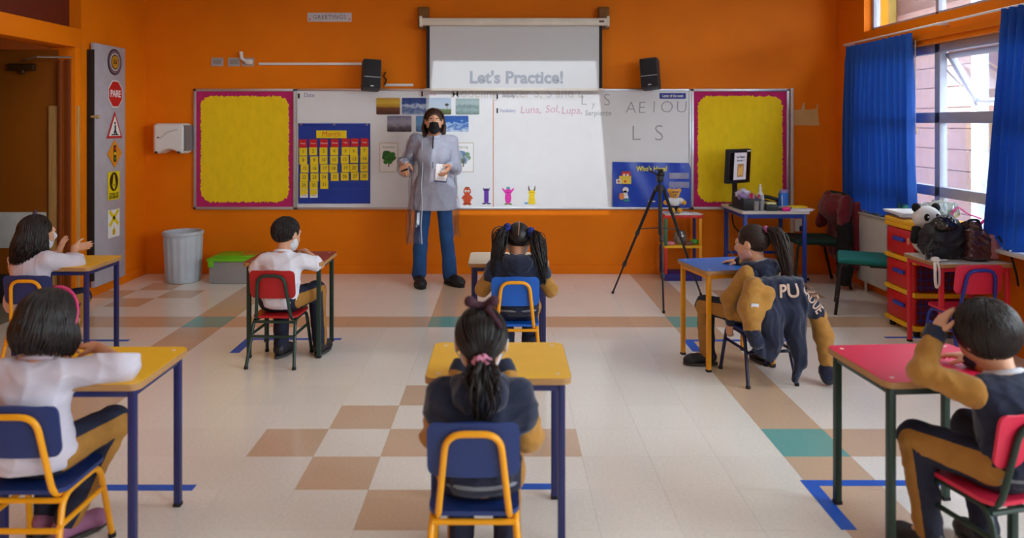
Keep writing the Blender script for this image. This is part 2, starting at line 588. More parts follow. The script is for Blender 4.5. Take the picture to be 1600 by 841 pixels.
# unseen ceiling lamps, added to brighten the room against the daylight outside
k_ = 0
for lx in (-2.2, 0.0, 2.2):
    for ly in (0.2, 3.0, 5.6):
        lp = empty('added_ceiling_lamp', (lx, ly, ZC)); k_ += 1
        tag(lp, 'added rectangular ceiling fill lamp number %s of the grid' % ('one two three four five six seven eight nine'.split()[k_ - 1]), 'lamp', 'added ceiling fill lamps')
        for c, d in (((0, 0.31, -0.008), (1.24, 0.02, 0.016)), ((0, -0.31, -0.008), (1.24, 0.02, 0.016)), ((0.61, 0, -0.008), (0.02, 0.6, 0.016)), ((-0.61, 0, -0.008), (0.02, 0.6, 0.016))):
            MB().box(c, d).build('frame', M_white, lp)
        ld = bpy.data.lights.new('added_ceiling_light', 'AREA'); ld.shape = 'RECTANGLE'; ld.size = 1.18; ld.size_y = 0.58; ld.energy = FILL_LAMP_W; ld.color = (1.0, 0.98, 0.95)
        lo = bpy.data.objects.new('added_ceiling_light', ld); COL.objects.link(lo); lo.parent = lp; lo.location = (0, 0, -0.012)
# right wall with three tall windows and a row of high windows above them
w = MB(); TH = 0.22; xc = XR + TH / 2
def wr(y0, y1, z0, z1): w.box((xc, (y0 + y1) / 2, (z0 + z1) / 2), (TH, y1 - y0, z1 - z0))
wr(YF, YB, 0, WZ0); wr(YF, YB, WZ1, CZ0); wr(YF, YB, CZ1, ZC)
ys = [YF] + [v for a, b in sorted(WINS) for v in (a, b)] + [YB]
for a, b in zip(ys[0::2], ys[1::2]):
    wr(a, b, WZ0, WZ1); wr(a, b, CZ0, CZ1)
struct('wall_right', w, M_wall)
# left wall with the doorway
DY0, DY1, DZ = 5.15, 6.22, 2.15
w = MB(); xc = XL - 0.09
def wl_(y0, y1, z0, z1, t=0.18): w.box((XL - t / 2, (y0 + y1) / 2, (z0 + z1) / 2), (t, y1 - y0, z1 - z0))
wl_(YF, DY0, 0, ZC); wl_(DY1 + 0.10, YB, 0, ZC); wl_(DY0, DY1 + 0.10, 2.76, ZC)
struct('wall_left', w, M_wall)
# skirting
for nm, c, d in (('baseboard_back', ((XL + XR) / 2, YB - 0.006, 0.045), (XR - XL, 0.012, 0.09)),
                 ('baseboard_left', (XL + 0.006, (DY1 + 0.1 + YB) / 2, 0.045), (0.012, YB - DY1 - 0.1, 0.09)),
                 ('baseboard_right', (XR - 0.006, (YF + YB) / 2, 0.045), (0.012, YB - YF, 0.09))):
    struct(nm, MB().box(c, d, 0.003), M_wall)

# ------------------------------------------------------------------ door 1: leaf swung out into the corridor
M_door = mat('door_brown_orange', (146, 78, 8), 0.45, var=0.06, vscale=3)
M_jamb = mat('door_jamb_red_brown', (132, 62, 20), 0.5)
d1 = empty('door_1', (XL, DY1, 0)); tag(d1, kind='structure')
MB().box((-0.09, 0.05, DZ / 2), (0.20, 0.10, DZ), 0.004).build('door_jamb', M_wall, d1)
MB().box((-0.09, DY0 - DY1 - 0.04, DZ / 2), (0.20, 0.08, DZ), 0.004).build('door_jamb', M_wall, d1)
MB().box((-0.09, (DY0 - DY1) / 2, 2.23), (0.20, DY1 - DY0 + 0.2, 0.16), 0.004).build('door_header', M_wall, d1)
MB().box((-0.12, (DY0 - DY1) / 2, 2.54), (0.04, DY1 - DY0 + 0.2, 0.46)).build('transom_panel', mat('transom_red_brown', (104, 34, 8), 0.6), d1)
MB().box((-0.05, -0.006, 1.0), (0.05, 0.02, 2.1), 0.003).build('door_stop', M_jamb, d1)
MB().box((0.012, 0.03, 0.83), (0.022, 0.035, 1.66), 0.004).build('wood_guard_strip', M_wood, d1)
MB().box((-0.10, -0.03, 1.02), (0.03, 0.035, 2.04), 0.006).build('hinge_post', M_jamb, d1)
MB().box((-0.62, 0.02, 1.07), (0.98, 0.045, 2.12), 0.004).build('door_leaf', M_door, d1)
MB().box((-0.72, -0.006, 1.45), (0.20, 0.012, 1.10), 0.003).build('vision_panel', mat('dim_wired_glass', (60, 66, 64), 0.12), d1)
MB().box((-0.165, -0.012, 0.83), (0.075, 0.03, 1.66), 0.005).build('leaf_edge_guard', M_wood, d1)
MB().box((-0.66, -0.006, 0.62), (0.86, 0.012, 0.30), 0.003).build('kick_plate', mat('pale_kick_plate', (196, 196, 190), 0.5), d1)
MB().box((-0.66, -0.006, 0.13), (0.86, 0.012, 0.24), 0.003).build('base_plate', mat('dark_base_plate', (46, 44, 42), 0.5), d1)
MB().box((-0.42, -0.03, 1.98), (0.22, 0.05, 0.06), 0.01).ball((-0.40, -0.05, 1.94), 0.022, 10).build('door_closer', mat('closer_brown', (84, 56, 30), 0.4, 0.5), d1)
MB().tube([(-0.40, -0.05, 2.03), (-0.17, -0.22, 2.05), (0.01, -0.06, 2.06)], 0.008, 6).build('closer_arm', M_steel, d1)
# corridor beyond the doorway
struct('wall_corridor', MB().box((XL - 2.3, 5.6, 1.4), (0.1, 5.2, 2.8)).box((XL - 1.2, 8.15, 1.4), (2.3, 0.1, 2.8)).box((XL - 1.2, 3.05, 1.4), (2.3, 0.1, 2.8)), mat('corridor_brown_paint', (150, 86, 26), 0.7))
struct('floor_corridor', MB().box((XL - 1.24, 5.6, -0.04), (2.1, 5.2, 0.08)), mat('corridor_floor', (150, 140, 120), 0.3))
struct('ceiling_corridor', MB().box((XL - 1.24, 5.6, 2.78), (2.1, 5.2, 0.06)), M_ceil)

# ------------------------------------------------------------------ windows
def window(n, y0, y1, detailed):
    o = empty('window_%d' % n, (XR + 0.10, 0, 0)); tag(o, kind='structure')
    fw = 0.055
    def bar(nm, ya, yb, za, zb, d=0.06, x=0.0):
        MB().box((x, (ya + yb) / 2, (za + zb) / 2), (d, yb - ya, zb - za), 0.004).build(nm, M_alu_w, o)
    mull = [5.86, 5.0] if detailed else [y0 + (y1 - y0) / 3, y0 + 2 * (y1 - y0) / 3]
    bar('frame_rail', y0, y1, WZ0, WZ0 + fw); bar('frame_rail', y0, y1, WZ1 - 0.07, WZ1)
    bar('frame_stile', y0, y0 + fw, WZ0, WZ1); bar('frame_stile', y1 - fw, y1, WZ0, WZ1)
    bar('frame_rail', y0, y1, 0.935, 1.015); bar('frame_rail', y0, y1, 1.515, 1.60)
    for m in mull: bar('mullion', m - 0.035, m + 0.035, WZ0, WZ1)
    cells = sorted([y0] + mull + [y1])
    for a, b in zip(cells, cells[1:]):
        for z0, z1 in ((WZ0 + 0.03, 0.95), (1.0, 1.53), (1.58, WZ1 - 0.05)):
            if detailed and abs(b - 5.86) < 0.01 and z0 > 1.5:
                # top-hung sash pushed open at the bottom
                s = empty('open_sash', (0.03, (a + b) / 2, WZ1 - 0.075)); s.parent = o
                s.rotation_euler = (0, math.radians(-30), 0)
                hh, ww, f = 0.47, b - a - 0.075, 0.045
                for nm, c, d in (('sash_rail', (0, 0, -f / 2), (0.045, ww, f)), ('sash_rail', (0, 0, -hh + f / 2), (0.045, ww, f)),
                                 ('sash_stile', (0, ww / 2 - f / 2, -hh / 2), (0.045, f, hh)), ('sash_stile', (0, -ww / 2 + f / 2, -hh / 2), (0.045, f, hh))):
                    MB().box(c, d, 0.004).build(nm, M_alu_w, s)
                MB().box((0, 0, -hh / 2), (0.005, ww - 2 * f + 0.01, hh - 2 * f + 0.01)).build('pane', M_glass, s)
                MB().tube([(0.0, b - 0.07, 1.93), (0.12, b - 0.07, 1.80)], 0.007, 6).build('friction_stay', M_steel, o)
            else:
                MB().box((0, (a + b) / 2, (z0 + z1) / 2), (0.005, b - a - 0.04, z1 - z0)).build('pane', M_glass, o)
    # sill board
    MB().box((-0.13, (y0 + y1) / 2, WZ0 - 0.012), (0.20, y1 - y0, 0.024), 0.004).build('window_sill', mat('sill_pale', (214, 206, 196), 0.4), o)
    # high window
    bar('frame_rail', y0, y1, CZ0, CZ0 + 0.035); bar('frame_rail', y0, y1, CZ1 - 0.035, CZ1)
    bar('frame_stile', y0, y0 + 0.04, CZ0, CZ1); bar('frame_stile', y1 - 0.04, y1, CZ0, CZ1)
    for m in mull: bar('mullion', m - 0.02, m + 0.02, CZ0, CZ1)
    for a, b in zip(cells, cells[1:]):
        MB().box((0, (a + b) / 2, (CZ0 + CZ1) / 2), (0.005, b - a - 0.03, CZ1 - CZ0 - 0.05)).build('pane', M_glass, o)
for i, (a, b) in enumerate(WINS):
    window(i + 1, a, b, i == 0)
# batten over the visible window and the thin curtain wire
struct('trim_1', MB().box((XR - 0.012, 5.35, 2.20), (0.024, 3.2, 0.05), 0.004), M_wall)
o = MB().tube([(XR - 0.085, 3.9, 2.262), (XR - 0.085, 7.12, 2.262)], 0.008, 8).build('curtain_rod', M_white)
tag(o, 'thin white curtain rod above the side window', 'curtain rod')
for y in (7.1, 5.6, 4.1):
    MB().box((0, y, 2.262), (0.09, 0.02, 0.02), 0.003).build('bracket', M_white, o, (XR - 0.045, 0, 0))

# ------------------------------------------------------------------ curtains
def curtain_mat():
    m = mat('blue_curtain_cloth', (30, 84, 172), 0.85, var=0.06, vscale=40, bump=0.2, bscale=400)
    nt = m.node_tree; N = nt.nodes; L = nt.links
    b = N['Principled BSDF']; out = N['Material Output']
    tl = N.new('ShaderNodeBsdfTranslucent'); tl.inputs['Color'].default_value = lin((40, 120, 240))
    ms = N.new('ShaderNodeMixShader'); ms.inputs['Fac'].default_value = 0.16
    L.new(b.outputs[0], ms.inputs[1]); L.new(tl.outputs[0], ms.inputs[2]); L.new(ms.outputs[0], out.inputs['Surface'])
    return m
M_curt = curtain_mat()
def curtain(y_far, y_near, z0, z1, label, flare, seed, n=12, spread=0.0):
    rs = np.random.RandomState(seed)
    ph = rs.uniform(0, 6.3, 4)
    def row(z):
        t = (z1 - z) / (z1 - z0)
        out = []
        for i in range(150):
            u = i / 149
            yf = y_far + spread * t ** 1.5; y = yf + (y_near - flare * t * t - yf) * u
            ph_ = u * n * 2 * PI + 0.8 * math.sin(u * 9 + ph[0])
            amp = 0.036 + 0.016 * min(1, t * 3)
            sn = math.sin(ph_); x = amp * (abs(sn) ** 0.7) * (1 if sn > 0 else -1) + 0.012 * t * math.sin(ph_ * 0.37 + ph[1]) + 0.006 * math.sin(ph_ * 2.1 + 6 * t + ph[2])
            if t < 0.06: x *= 0.5 + 0.5 * math.sin(ph_ * 3)
            out.append((XR - 0.085 + x, y + 0.012 * math.cos(ph_) * t, z))
        return out
    o = MB().sheet([row(z1 + (z0 - z1) * k / 24) for k in range(25)]).build('curtain', M_curt, smooth=60)
    tag(o, label, 'curtain', 'blue curtains at the side window')
    return o
curtain(7.08, 5.93, 0.73, 2.235, 'closed blue pleated curtain covering the window part by the corner', 0.07, 3)
curtain(4.88, 3.95, 0.70, 2.26, 'blue curtain hanging above the shiny brown bag, cut by the photo edge', 0.0, 9, spread=0.15)
# blind pull cord
o = MB().tube([(XR - 0.03, 5.99, 2.18), (XR - 0.03, 5.99, 1.50)], 0.005, 6).build('pull_cord', mat('cord_cream', (220, 206, 190), 0.7))
tag(o, 'thin pale pull cord beside the pleated curtain', 'cord')
MB().lathe([(0.004, 0.07), (0.012, 0.05), (0.012, 0.0), (0.006, -0.01)], 10, cap0=True, cap1=True).build('cord_weight', M_wood, o, (XR - 0.03, 5.99, 1.43))

# ------------------------------------------------------------------ outside: clad wing, ochre pillar, yard
struct('ground_outside', MB().box((XR + 10, 2.5, -0.35), (19, 40, 0.1)), mat('yard_concrete', (92, 90, 86), 0.9))
M_clad = mat('brown_cladding', (84, 60, 57), 0.8, var=0.12, vscale=2, stretch=(1, 1, 14), rand=0.07)
bx = XR + 2.05
cl = empty('wooden_wing', (bx, 0, -0.3)); tag(cl, 'brown plank-clad building wing seen through the side window', 'building')
MB().box((1.5, 12.3, 1.9), (3.0, 7.9, 3.8)).build('core_wall', mat('cladding_gap', (110, 84, 76), 0.9), cl)
pl = MB().box((0, 0, 0), (0.04, 7.9, 0.243), 0.006).mesh('plank', M_clad, 0)
for i in range(15):
    put('plank', pl, cl, (-0.02, 12.3, 0.125 + i * 0.25))
MB().box((-0.03, 8.37, 1.9), (0.14, 0.10, 3.8), 0.01).build('corner_post', M_alu_w, cl)
MB().box((1.5, 9.0, 4.3), (3.0, 14.5, 1.0)).build('upper_core_wall', mat('cladding_gap', (110, 84, 76), 0.9), cl)
pl2 = MB().box((0, 0, 0), (0.04, 14.5, 0.243), 0.006).mesh('plank', M_clad, 0)
for i in range(6):
    put('plank', pl2, cl, (-0.02, 9.0, 3.35 + i * 0.25))
o = MB().box((bx - 0.25, 10.35, 1.7), (0.4, 0.5, 4.0), 0.01).build('ochre_pillar', mat('ochre_paint', (110, 94, 40), 0.7))
tag(o, 'ochre yellow pillar standing outside before the clad wing', 'pillar')
o = empty('pale_building', (XR + 8.0, 2.0, -0.3)); tag(o, 'pale yellow building beyond the plank-clad wing', 'building')
MB().box((1.0, 0, 1.8), (2.0, 11.0, 3.6)).build('core_wall', mat('pale_yellow_paint', (120, 117, 92), 0.8), o)
for y in (-3.6, -1.2, 1.2, 3.6):
    q = MB().box((-0.03, y, 1.9), (0.06, 1.2, 1.2), 0.01).build('window', M_alu_w, o)
    MB().box((-0.07, y, 1.9), (0.02, 1.06, 1.06)).build('pane', mat('dark_far_glass', (86, 104, 112), 0.1), q)
# ================================================================== things on the back wall
PXM = F_PX / YB
def bw(px, py, off=0.0):
    """point on the back wall plane, off metres in front of it"""
    v = P(px, py, YB - off); return v
def wall_root(name, px, py, off=0.0):
    return empty(name, bw(px, py, off), rot=WALL_B)
def pm(n, off=0.0): return n * (YB - off) / F_PX

M_mag = mat('magenta_felt', (190, 30, 104), 0.9, var=0.12, vscale=14, bump=0.4, bscale=200)
M_yel_paper = mat('yellow_painted_paper', (244, 208, 4), 0.85, var=0.05, vscale=9, stretch=(2, 1, 1), bump=0.04, bscale=120)
M_board = mat('whiteboard_enamel', (228, 232, 236), 0.28, var=0.015, spec=0.4)

def frame_bars(o, w, h, t, d):
    for c, s in (((0, h / 2 - t / 2), (w, t)), ((0, -h / 2 + t / 2), (w, t)), ((-w / 2 + t / 2, 0), (t, h)), ((w / 2 - t / 2, 0), (t, h))):
        MB().box((c[0], c[1], d / 2), (s[0], s[1], d), 0.003).build('frame_bar', M_alu, o)

def pinboard(x0, x1, y0, y1, label, seed):
    o = wall_root('pinboard', (x0 + x1) / 2, (y0 + y1) / 2)
    w, h = pm(x1 - x0), pm(y1 - y0)
    MB().box((0, 0, 0.009), (w - 0.01, h - 0.01, 0.018)).build('magenta_backing', M_mag, o)
    frame_bars(o, w, h, 0.026, 0.03)
    rs = random.Random(seed)
    pts = []
    pw, ph_ = w * 0.865, h * 0.88
    base = rr_pts(pw, ph_, 0.11, (0.0, 0.0), 12)
    L = len(base)
    for i in range(L):
        a, b = Vector(base[i]), Vector(base[(i + 1) % L])
        n = max(1, int((b - a).length / 0.009))
        for k in range(n):
            p = a.lerp(b, k / n)
            s = 1 + rs.uniform(-0.02, 0.014)
            pts.append((p.x * s, p.y * s))
    MB().poly(pts, 0.018, 0.0215).build('yellow_paper', M_yel_paper, o, smooth=0)
    tag(o, label, 'board', 'pinboards beside the whiteboard')
    return o
pinboard(304, 463, 139, 327, 'pinboard with magenta border and yellow sheet beside the pocket calendar', 1)
pinboard(1079, 1232, 139, 327, 'pinboard with magenta border and yellow sheet behind the computer monitor', 2)

wbx0, wbx1 = 463, 1079
wb = wall_root('whiteboard', (wbx0 + wbx1) / 2, 233)
tag(wb, 'long white writing board with faint letters filling the wall behind the teacher', 'board')
ww, wh = pm(wbx1 - wbx0), pm(188)
MB().box((-(771 - 770.5) / PXM - ww / 4, 0, 0.009), (ww / 2 - 0.004, wh - 0.01, 0.018)).build('white_panel', M_board, wb)
MB().box((ww / 4, 0, 0.009), (ww / 2 - 0.004, wh - 0.01, 0.018)).build('white_panel', M_board, wb)
frame_bars(wb, ww, wh, 0.022, 0.026)
def on_board(px, py): return ((px - (wbx0 + wbx1) / 2) / PXM, (233 - py) / PXM, 0.0185)
M_ink_grey = mat('grey_marker_ink', (150, 156, 164), 0.6)
M_ink_red = mat('faded_red_marker_ink', (206, 166, 184), 0.6)
M_ink_lilac = mat('lilac_print', (128, 120, 170), 0.6)
M_ink_dark = mat('dark_ink', (40, 36, 40), 0.6)
def script(word, px, py, size, m, **k):
    return text('handwriting', word, size, m, wb, on_board(px, py), **k)
for ch, x, y in (('A', 985, 169), ('E', 1002, 169), ('I', 1021, 168), ('O', 1041, 168), ('U', 1064, 168)):
    script(ch, x, y, 0.17, M_ink_grey, bold=-0.0035, shear=0.05)
script('L', 993, 209, 0.22, M_ink_grey, bold=-0.0045); script('S', 1029, 209, 0.23, M_ink_grey, bold=-0.0045)
script('L', 912, 157, 0.15, M_ink_grey, bold=-0.003); script('y', 927, 163, 0.10, M_ink_grey, bold=-0.002); script('S', 948, 157, 0.17, M_ink_grey, bold=-0.0035)
script('Luna,', 829, 172, 0.105, M_ink_red, shear=0.12, sx=0.96); script('Sol,', 863, 171, 0.105, M_ink_red, shear=0.12, sx=0.96); script('Lupa,', 893, 173, 0.105, M_ink_red, shear=0.12, sx=0.96); script('Serpiente', 934, 177, 0.075, M_ink_grey, shear=0.1, sx=0.92)
script('Date', 484, 149, 0.06, M_ink_lilac, sx=0.9)
script('Objective', 668, 147, 0.05, M_ink_red, sx=0.9)
script('Activity', 795, 150, 0.05, mat('blue_print', (70, 90, 170), 0.6), sx=0.8)
script('Vocabulary', 793, 173, 0.05, mat('blue_print', (70, 90, 170), 0.6), sx=0.7)
for x, y in ((468, 150), (660, 147), (777, 151), (777, 173)):
    MB().box((0, 0, 0.004), (0.016, 0.05, 0.008), 0.003).build('magnet_clip', M_black, wb, on_board(x, y))
o = MB().rrect(pm(41), pm(9), 0.006, 0, 0.004).build('week_letter_label', mat('royal_blue_card', (44, 66, 160), 0.6), None, bw(1051, 150, 0.0185), WALL_B)
tag(o, 'small blue label strip at the top of the whiteboard', 'label')
text('lettering', 'Letter of the week', 0.042, M_paper, o, (0, 0, 0.0042), sx=0.66, bold=0.0008)

# ------------------------------------------------------------------ calendar with number cards
ck = wall_root('pocket_calendar', 522.5, 255.5, 0.0205)
tag(ck, 'blue fabric month calendar with clear pockets on the whiteboard', 'calendar')
M_bluefab = mat('blue_chart_fabric', (18, 58, 160), 0.5, var=0.1, vscale=5)
cw, chh = pm(112), pm(125)
MB().sheet([[(-cw / 2 + cw * j / 12, -chh / 2 + chh * i / 12, 0.004 + 0.003 * math.sin(j * 1.1 + i * 0.6)) for j in range(13)] for i in range(13)], 0.003).build('chart_fabric', M_bluefab, ck)
MB().box((0, chh / 2 - 0.012, 0.007), (cw, 0.024, 0.01), 0.002).build('top_hem', M_bluefab, ck)
for i in range(7):
    MB().box((0, chh / 2 - 0.168 - i * pm(12.7), 0.0105), (cw * 0.96, 0.004, 0.003)).build('pocket_seam', mat('clear_pocket_edge', (60, 104, 190), 0.3), ck)
for x in (-0.33, 0.0, 0.33):
    MB().lathe([(0.005, 0.0), (0.011, 0.0), (0.011, 0.003), (0.005, 0.003)], 12).build('eyelet', M_steel, ck, (x, chh / 2 - 0.013, 0.012))
M_card = mat('yellow_card', (240, 210, 14), 0.6)
M_cardred = mat('red_card', (206, 22, 30), 0.6)
M_num = mat('navy_number_print', (34, 36, 60), 0.6)
def s6(x, y): return bw(455 + x / 6.007, 185 + y / 6.007, 0.036)       # from the enlarged view of the calendar
cells = [[(113, 314), (206, 310), (303, 311), (404, 309), (511, 307), (587, 307), (687, 305)],
         [(113, 394), (216, 394), (303, 391), (403, 390), (503, 387), (591, 381), (686, 380)],
         [(126, 471), (218, 470), (312, 471), (396, 470), (511, 466), (589, 466), (686, 462)],
         [(121, 553), (219, 553), (308, 552), (409, 550), (503, 546), (598, 544), (685, 544)],
         [(119, 630), (211, 630), (311, 624)]]
def numword(n):
    o = 'zero one two three four five six seven eight nine ten eleven twelve thirteen fourteen fifteen sixteen seventeen eighteen nineteen'.split()
    return o[n] if n < 20 else ('twenty', 'thirty')[n // 10 - 2] + ('' if n % 10 == 0 else '-' + o[n % 10])
card_me = MB().box((0, 0, 0.001), (pm(12.2), pm(12.4), 0.002)).mesh('card', M_card, 0)
cap_me = MB().box((0, 0, 0.001), (pm(12.2), pm(12.6), 0.002)).mesh('card', M_cardred, 0)
n = 0
for rw in cells:
    for x, y in rw:
        n += 1
        o = put('number_card', card_me, None, s6(x, y), WALL_B)
        tag(o, 'yellow calendar card printed with the number %s' % numword(n), 'card', 'number cards in the blue calendar')
        text('number_print', str(n), 0.05, M_num, o, (0, 0, 0.0022), sx=0.85)
days = ['Monday', 'Tuesday', 'Wednesday', 'Thursday', 'Friday', 'Saturday', 'Sunday']
for d, (x, y) in zip(days, ((110, 236), (207, 235), (308, 234), (410, 232), (511, 228), (597, 227), (689, 226))):
    o = put('weekday_card', cap_me, None, s6(x, y), WALL_B)
    tag(o, 'red weekday card heading the %s column of the blue calendar' % d, 'card', 'weekday cards in the blue calendar')
    text('day_print', d, 0.019, M_paper, o, (0, 0, 0.0022), sx=0.8)
o = MB().box((0, 0, 0.001), (pm(47), pm(12), 0.002)).build('month_card', M_card, None, s6(378, 150), WALL_B); tag(o, 'wide yellow card naming the month above the weekday cards', 'card')
text('month_print', 'March', 0.075, mat('orange_print', (210, 84, 20), 0.6), o, (0, 0, 0.0022))
for i, (x, y) in enumerate(((120, 707), (212, 707))):
    o = MB().box((0, 0, 0.001), (pm(12.2), pm(12.6), 0.002)).build('event_card', M_paper, None, s6(x, y), WALL_B)
    tag(o, ('half yellow, half white picture card below card twenty-nine' if i == 0 else 'half yellow, half white picture card below card thirty'), 'card', 'picture cards in the blue calendar')
    MB().poly([(-0.037, 0.038), (0.037, 0.038), (0.037, -0.005), (-0.037, -0.018)], 0.002, 0.0026).build('yellow_print', M_card, o)
    MB().tube([(-0.02, -0.022, 0.003), (0.0, -0.016, 0.003), (0.022, -0.02, 0.003)], 0.0018, 5).build('scribble_print', M_num, o)

# ------------------------------------------------------------------ weather photo cards
def print_mat(name, stops, noise=6.0, warp=0.12, stretch=(1, 1, 1), seed=0.0, blotch=None):
    """flat print on a card: bands of colour from bottom to top, broken by noise"""
    m = bpy.data.materials.new(name); m.use_nodes = True
    nt = m.node_tree; N = nt.nodes; L = nt.links
    b = N['Principled BSDF']; b.inputs['Roughness'].default_value = 0.35
    tc = N.new('ShaderNodeTexCoord'); mp = N.new('ShaderNodeMapping'); mp.inputs['Scale'].default_value = stretch
    mp.inputs['Location'].default_value = (seed, seed * 1.7, 0)
    L.new(tc.outputs['Generated'], mp.inputs['Vector'])
    nz = N.new('ShaderNodeTexNoise'); nz.inputs['Scale'].default_value = noise; nz.inputs['Detail'].default_value = 6
    L.new(mp.outputs[0], nz.inputs['Vector'])
    sp = N.new('ShaderNodeSeparateXYZ'); L.new(tc.outputs['Generated'], sp.inputs[0])
    ma = N.new('ShaderNodeMath'); ma.operation = 'MULTIPLY_ADD'; ma.inputs[1].default_value = warp * 2
    L.new(nz.outputs['Fac'], ma.inputs[0])
    ad = N.new('ShaderNodeMath'); ad.operation = 'SUBTRACT'; ad.inputs[1].default_value = warp
    L.new(sp.outputs['Y'], ad.inputs[0]); L.new(ad.outputs[0], ma.inputs[2])
    cr = N.new('ShaderNodeValToRGB'); e = cr.color_ramp.elements
    while len(e) < len(stops): e.new(0.5)
    for k, (p, c) in enumerate(stops):
        e[k].position = p; e[k].color = lin(c)
    L.new(ma.outputs[0], cr.inputs['Fac']); L.new(cr.outputs['Color'], b.inputs['Base Color'])
    return m
W_OFF = 0.0195
def photo(px0, px1, py0, py1, m, label):
    o = MB().rrect(pm(px1 - px0), pm(py1 - py0), 0.012, 0, 0.002).build('weather_photo', m, None, bw((px0 + px1) / 2, (py0 + py1) / 2, W_OFF), WALL_B, 0)
    return tag(o, label, 'photo card', 'weather photos on the whiteboard')
photo(588, 625, 153, 179, print_mat('sunset_print', [(0, (70, 40, 30)), (0.4, (112, 66, 44)), (0.46, (176, 130, 40)), (0.7, (216, 178, 60)), (1, (196, 150, 60))], 5, 0.05), 'weather photo of a yellow sunset over brown land')
photo(628, 666, 153, 179, print_mat('cloud_print', [(0, (150, 170, 200)), (0.3, (60, 90, 150)), (0.5, (190, 205, 225)), (0.7, (50, 84, 150)), (1, (30, 60, 130))], 4, 0.5, seed=2), 'weather photo of white clouds in deep blue sky')
o = photo(668, 705, 153, 179, print_mat('windy_field_print', [(0, (70, 84, 50)), (0.3, (104, 124, 80)), (0.36, (180, 196, 210)), (1, (168, 190, 216))], 4, 0.03, seed=4), 'weather photo of a green field and tree bent in wind')
MB().disc(0.02, 0.002, 0.0026, (0.075, 0.015), 10, 0.014).box((0.078, -0.012, 0.0023), (0.004, 0.04, 0.0006)).build('tree_print', mat('dark_tree_print', (52, 56, 48), 0.5), o)
photo(712, 749, 154, 179, print_mat('rain_print', [(0, (96, 124, 124)), (0.35, (150, 178, 178)), (0.5, (86, 112, 116)), (0.65, (160, 186, 188)), (1, (140, 166, 170))], 9, 0.5, (1, 3, 1), 7), 'weather photo of grey green rain on water')
photo(605, 643, 181, 206, print_mat('storm_print', [(0, (60, 52, 60)), (0.25, (96, 90, 106)), (0.55, (160, 160, 180)), (1, (120, 124, 150))], 4, 0.3, seed=11), 'weather photo of purple grey storm clouds, half behind the hair')
photo(650, 687, 181, 206, print_mat('lake_print', [(0, (60, 90, 130)), (0.5, (110, 160, 200)), (1, (90, 150, 205))], 4, 0.3, seed=13), 'weather photo mostly hidden behind the teacher\'s head')
photo(694, 732, 181, 206, print_mat('snow_print', [(0, (190, 210, 235)), (0.3, (40, 100, 180)), (0.5, (160, 195, 230)), (0.6, (24, 92, 176)), (1, (20, 84, 170))], 4, 0.55, seed=17), 'weather photo of snowy shapes on bright blue')

def season(px0, px1, py0, py1, title, leaf, label):
    o = wall_root('season_card', (px0 + px1) / 2, (py0 + py1) / 2, W_OFF)
    w, h = pm(px1 - px0), pm(py1 - py0)
    MB().rrect(w, h, 0.008, 0, 0.0018).build('card_border', mat('card_tan_edge', (186, 170, 140), 0.6), o)
    MB().rrect(w - 0.012, h - 0.012, 0.006, 0.0018, 0.0024).build('card_sheet', M_paper, o)
    text('title_print', title, 0.038, mat('green_grey_print', (140, 150, 130), 0.6), o, (0, h / 2 - 0.045, 0.0026))
    rs = random.Random(len(title))
    MB().box((0, -0.05, 0.0030), (0.012, 0.09, 0.0008)).build('trunk_print', mat('trunk_brown_print', (96, 78, 60), 0.6), o)
    for i in range(40):
        a = rs.uniform(0, 2 * PI); r = 0.056 * math.sqrt(rs.random())
        MB().disc(rs.uniform(0.016, 0.026), 0.0032 + i * 2e-5, 0.0036 + i * 2e-5, (r * math.cos(a), 0.002 + r * math.sin(a)), 9).build('leaf_print', leaf[i % len(leaf)], o)
    if title == 'Spring':
        for i in range(9):
            a = PI * (0.1 + 0.8 * i / 8)
            MB().tube([(0, -0.06, 0.0042), (0.035 * math.cos(a), -0.02 + 0.03 * math.sin(a), 0.0042), (0.06 * math.cos(a), -0.01 + 0.06 * math.sin(a), 0.0042)], 0.0015, 4).build('branch_print', mat('trunk_brown_print', (96, 78, 60), 0.6), o)
    tag(o, label, 'card', 'season cards on the whiteboard')
season(593, 622, 223, 269, 'Summer', [mat('leaf_green_print', (52, 120, 36), 0.6), mat('leaf_dark_print', (36, 96, 28), 0.6)], 'season card with a full green tree beside the teacher\'s sleeve')
season(708, 740, 223, 269, 'Spring', [mat('pale_blue_print', (170, 190, 216), 0.6), mat('mid_blue_print', (110, 140, 180), 0.6), mat('pale_green_print', (120, 160, 120), 0.6)], 'season card with a pale blue blossoming tree beside the held card')

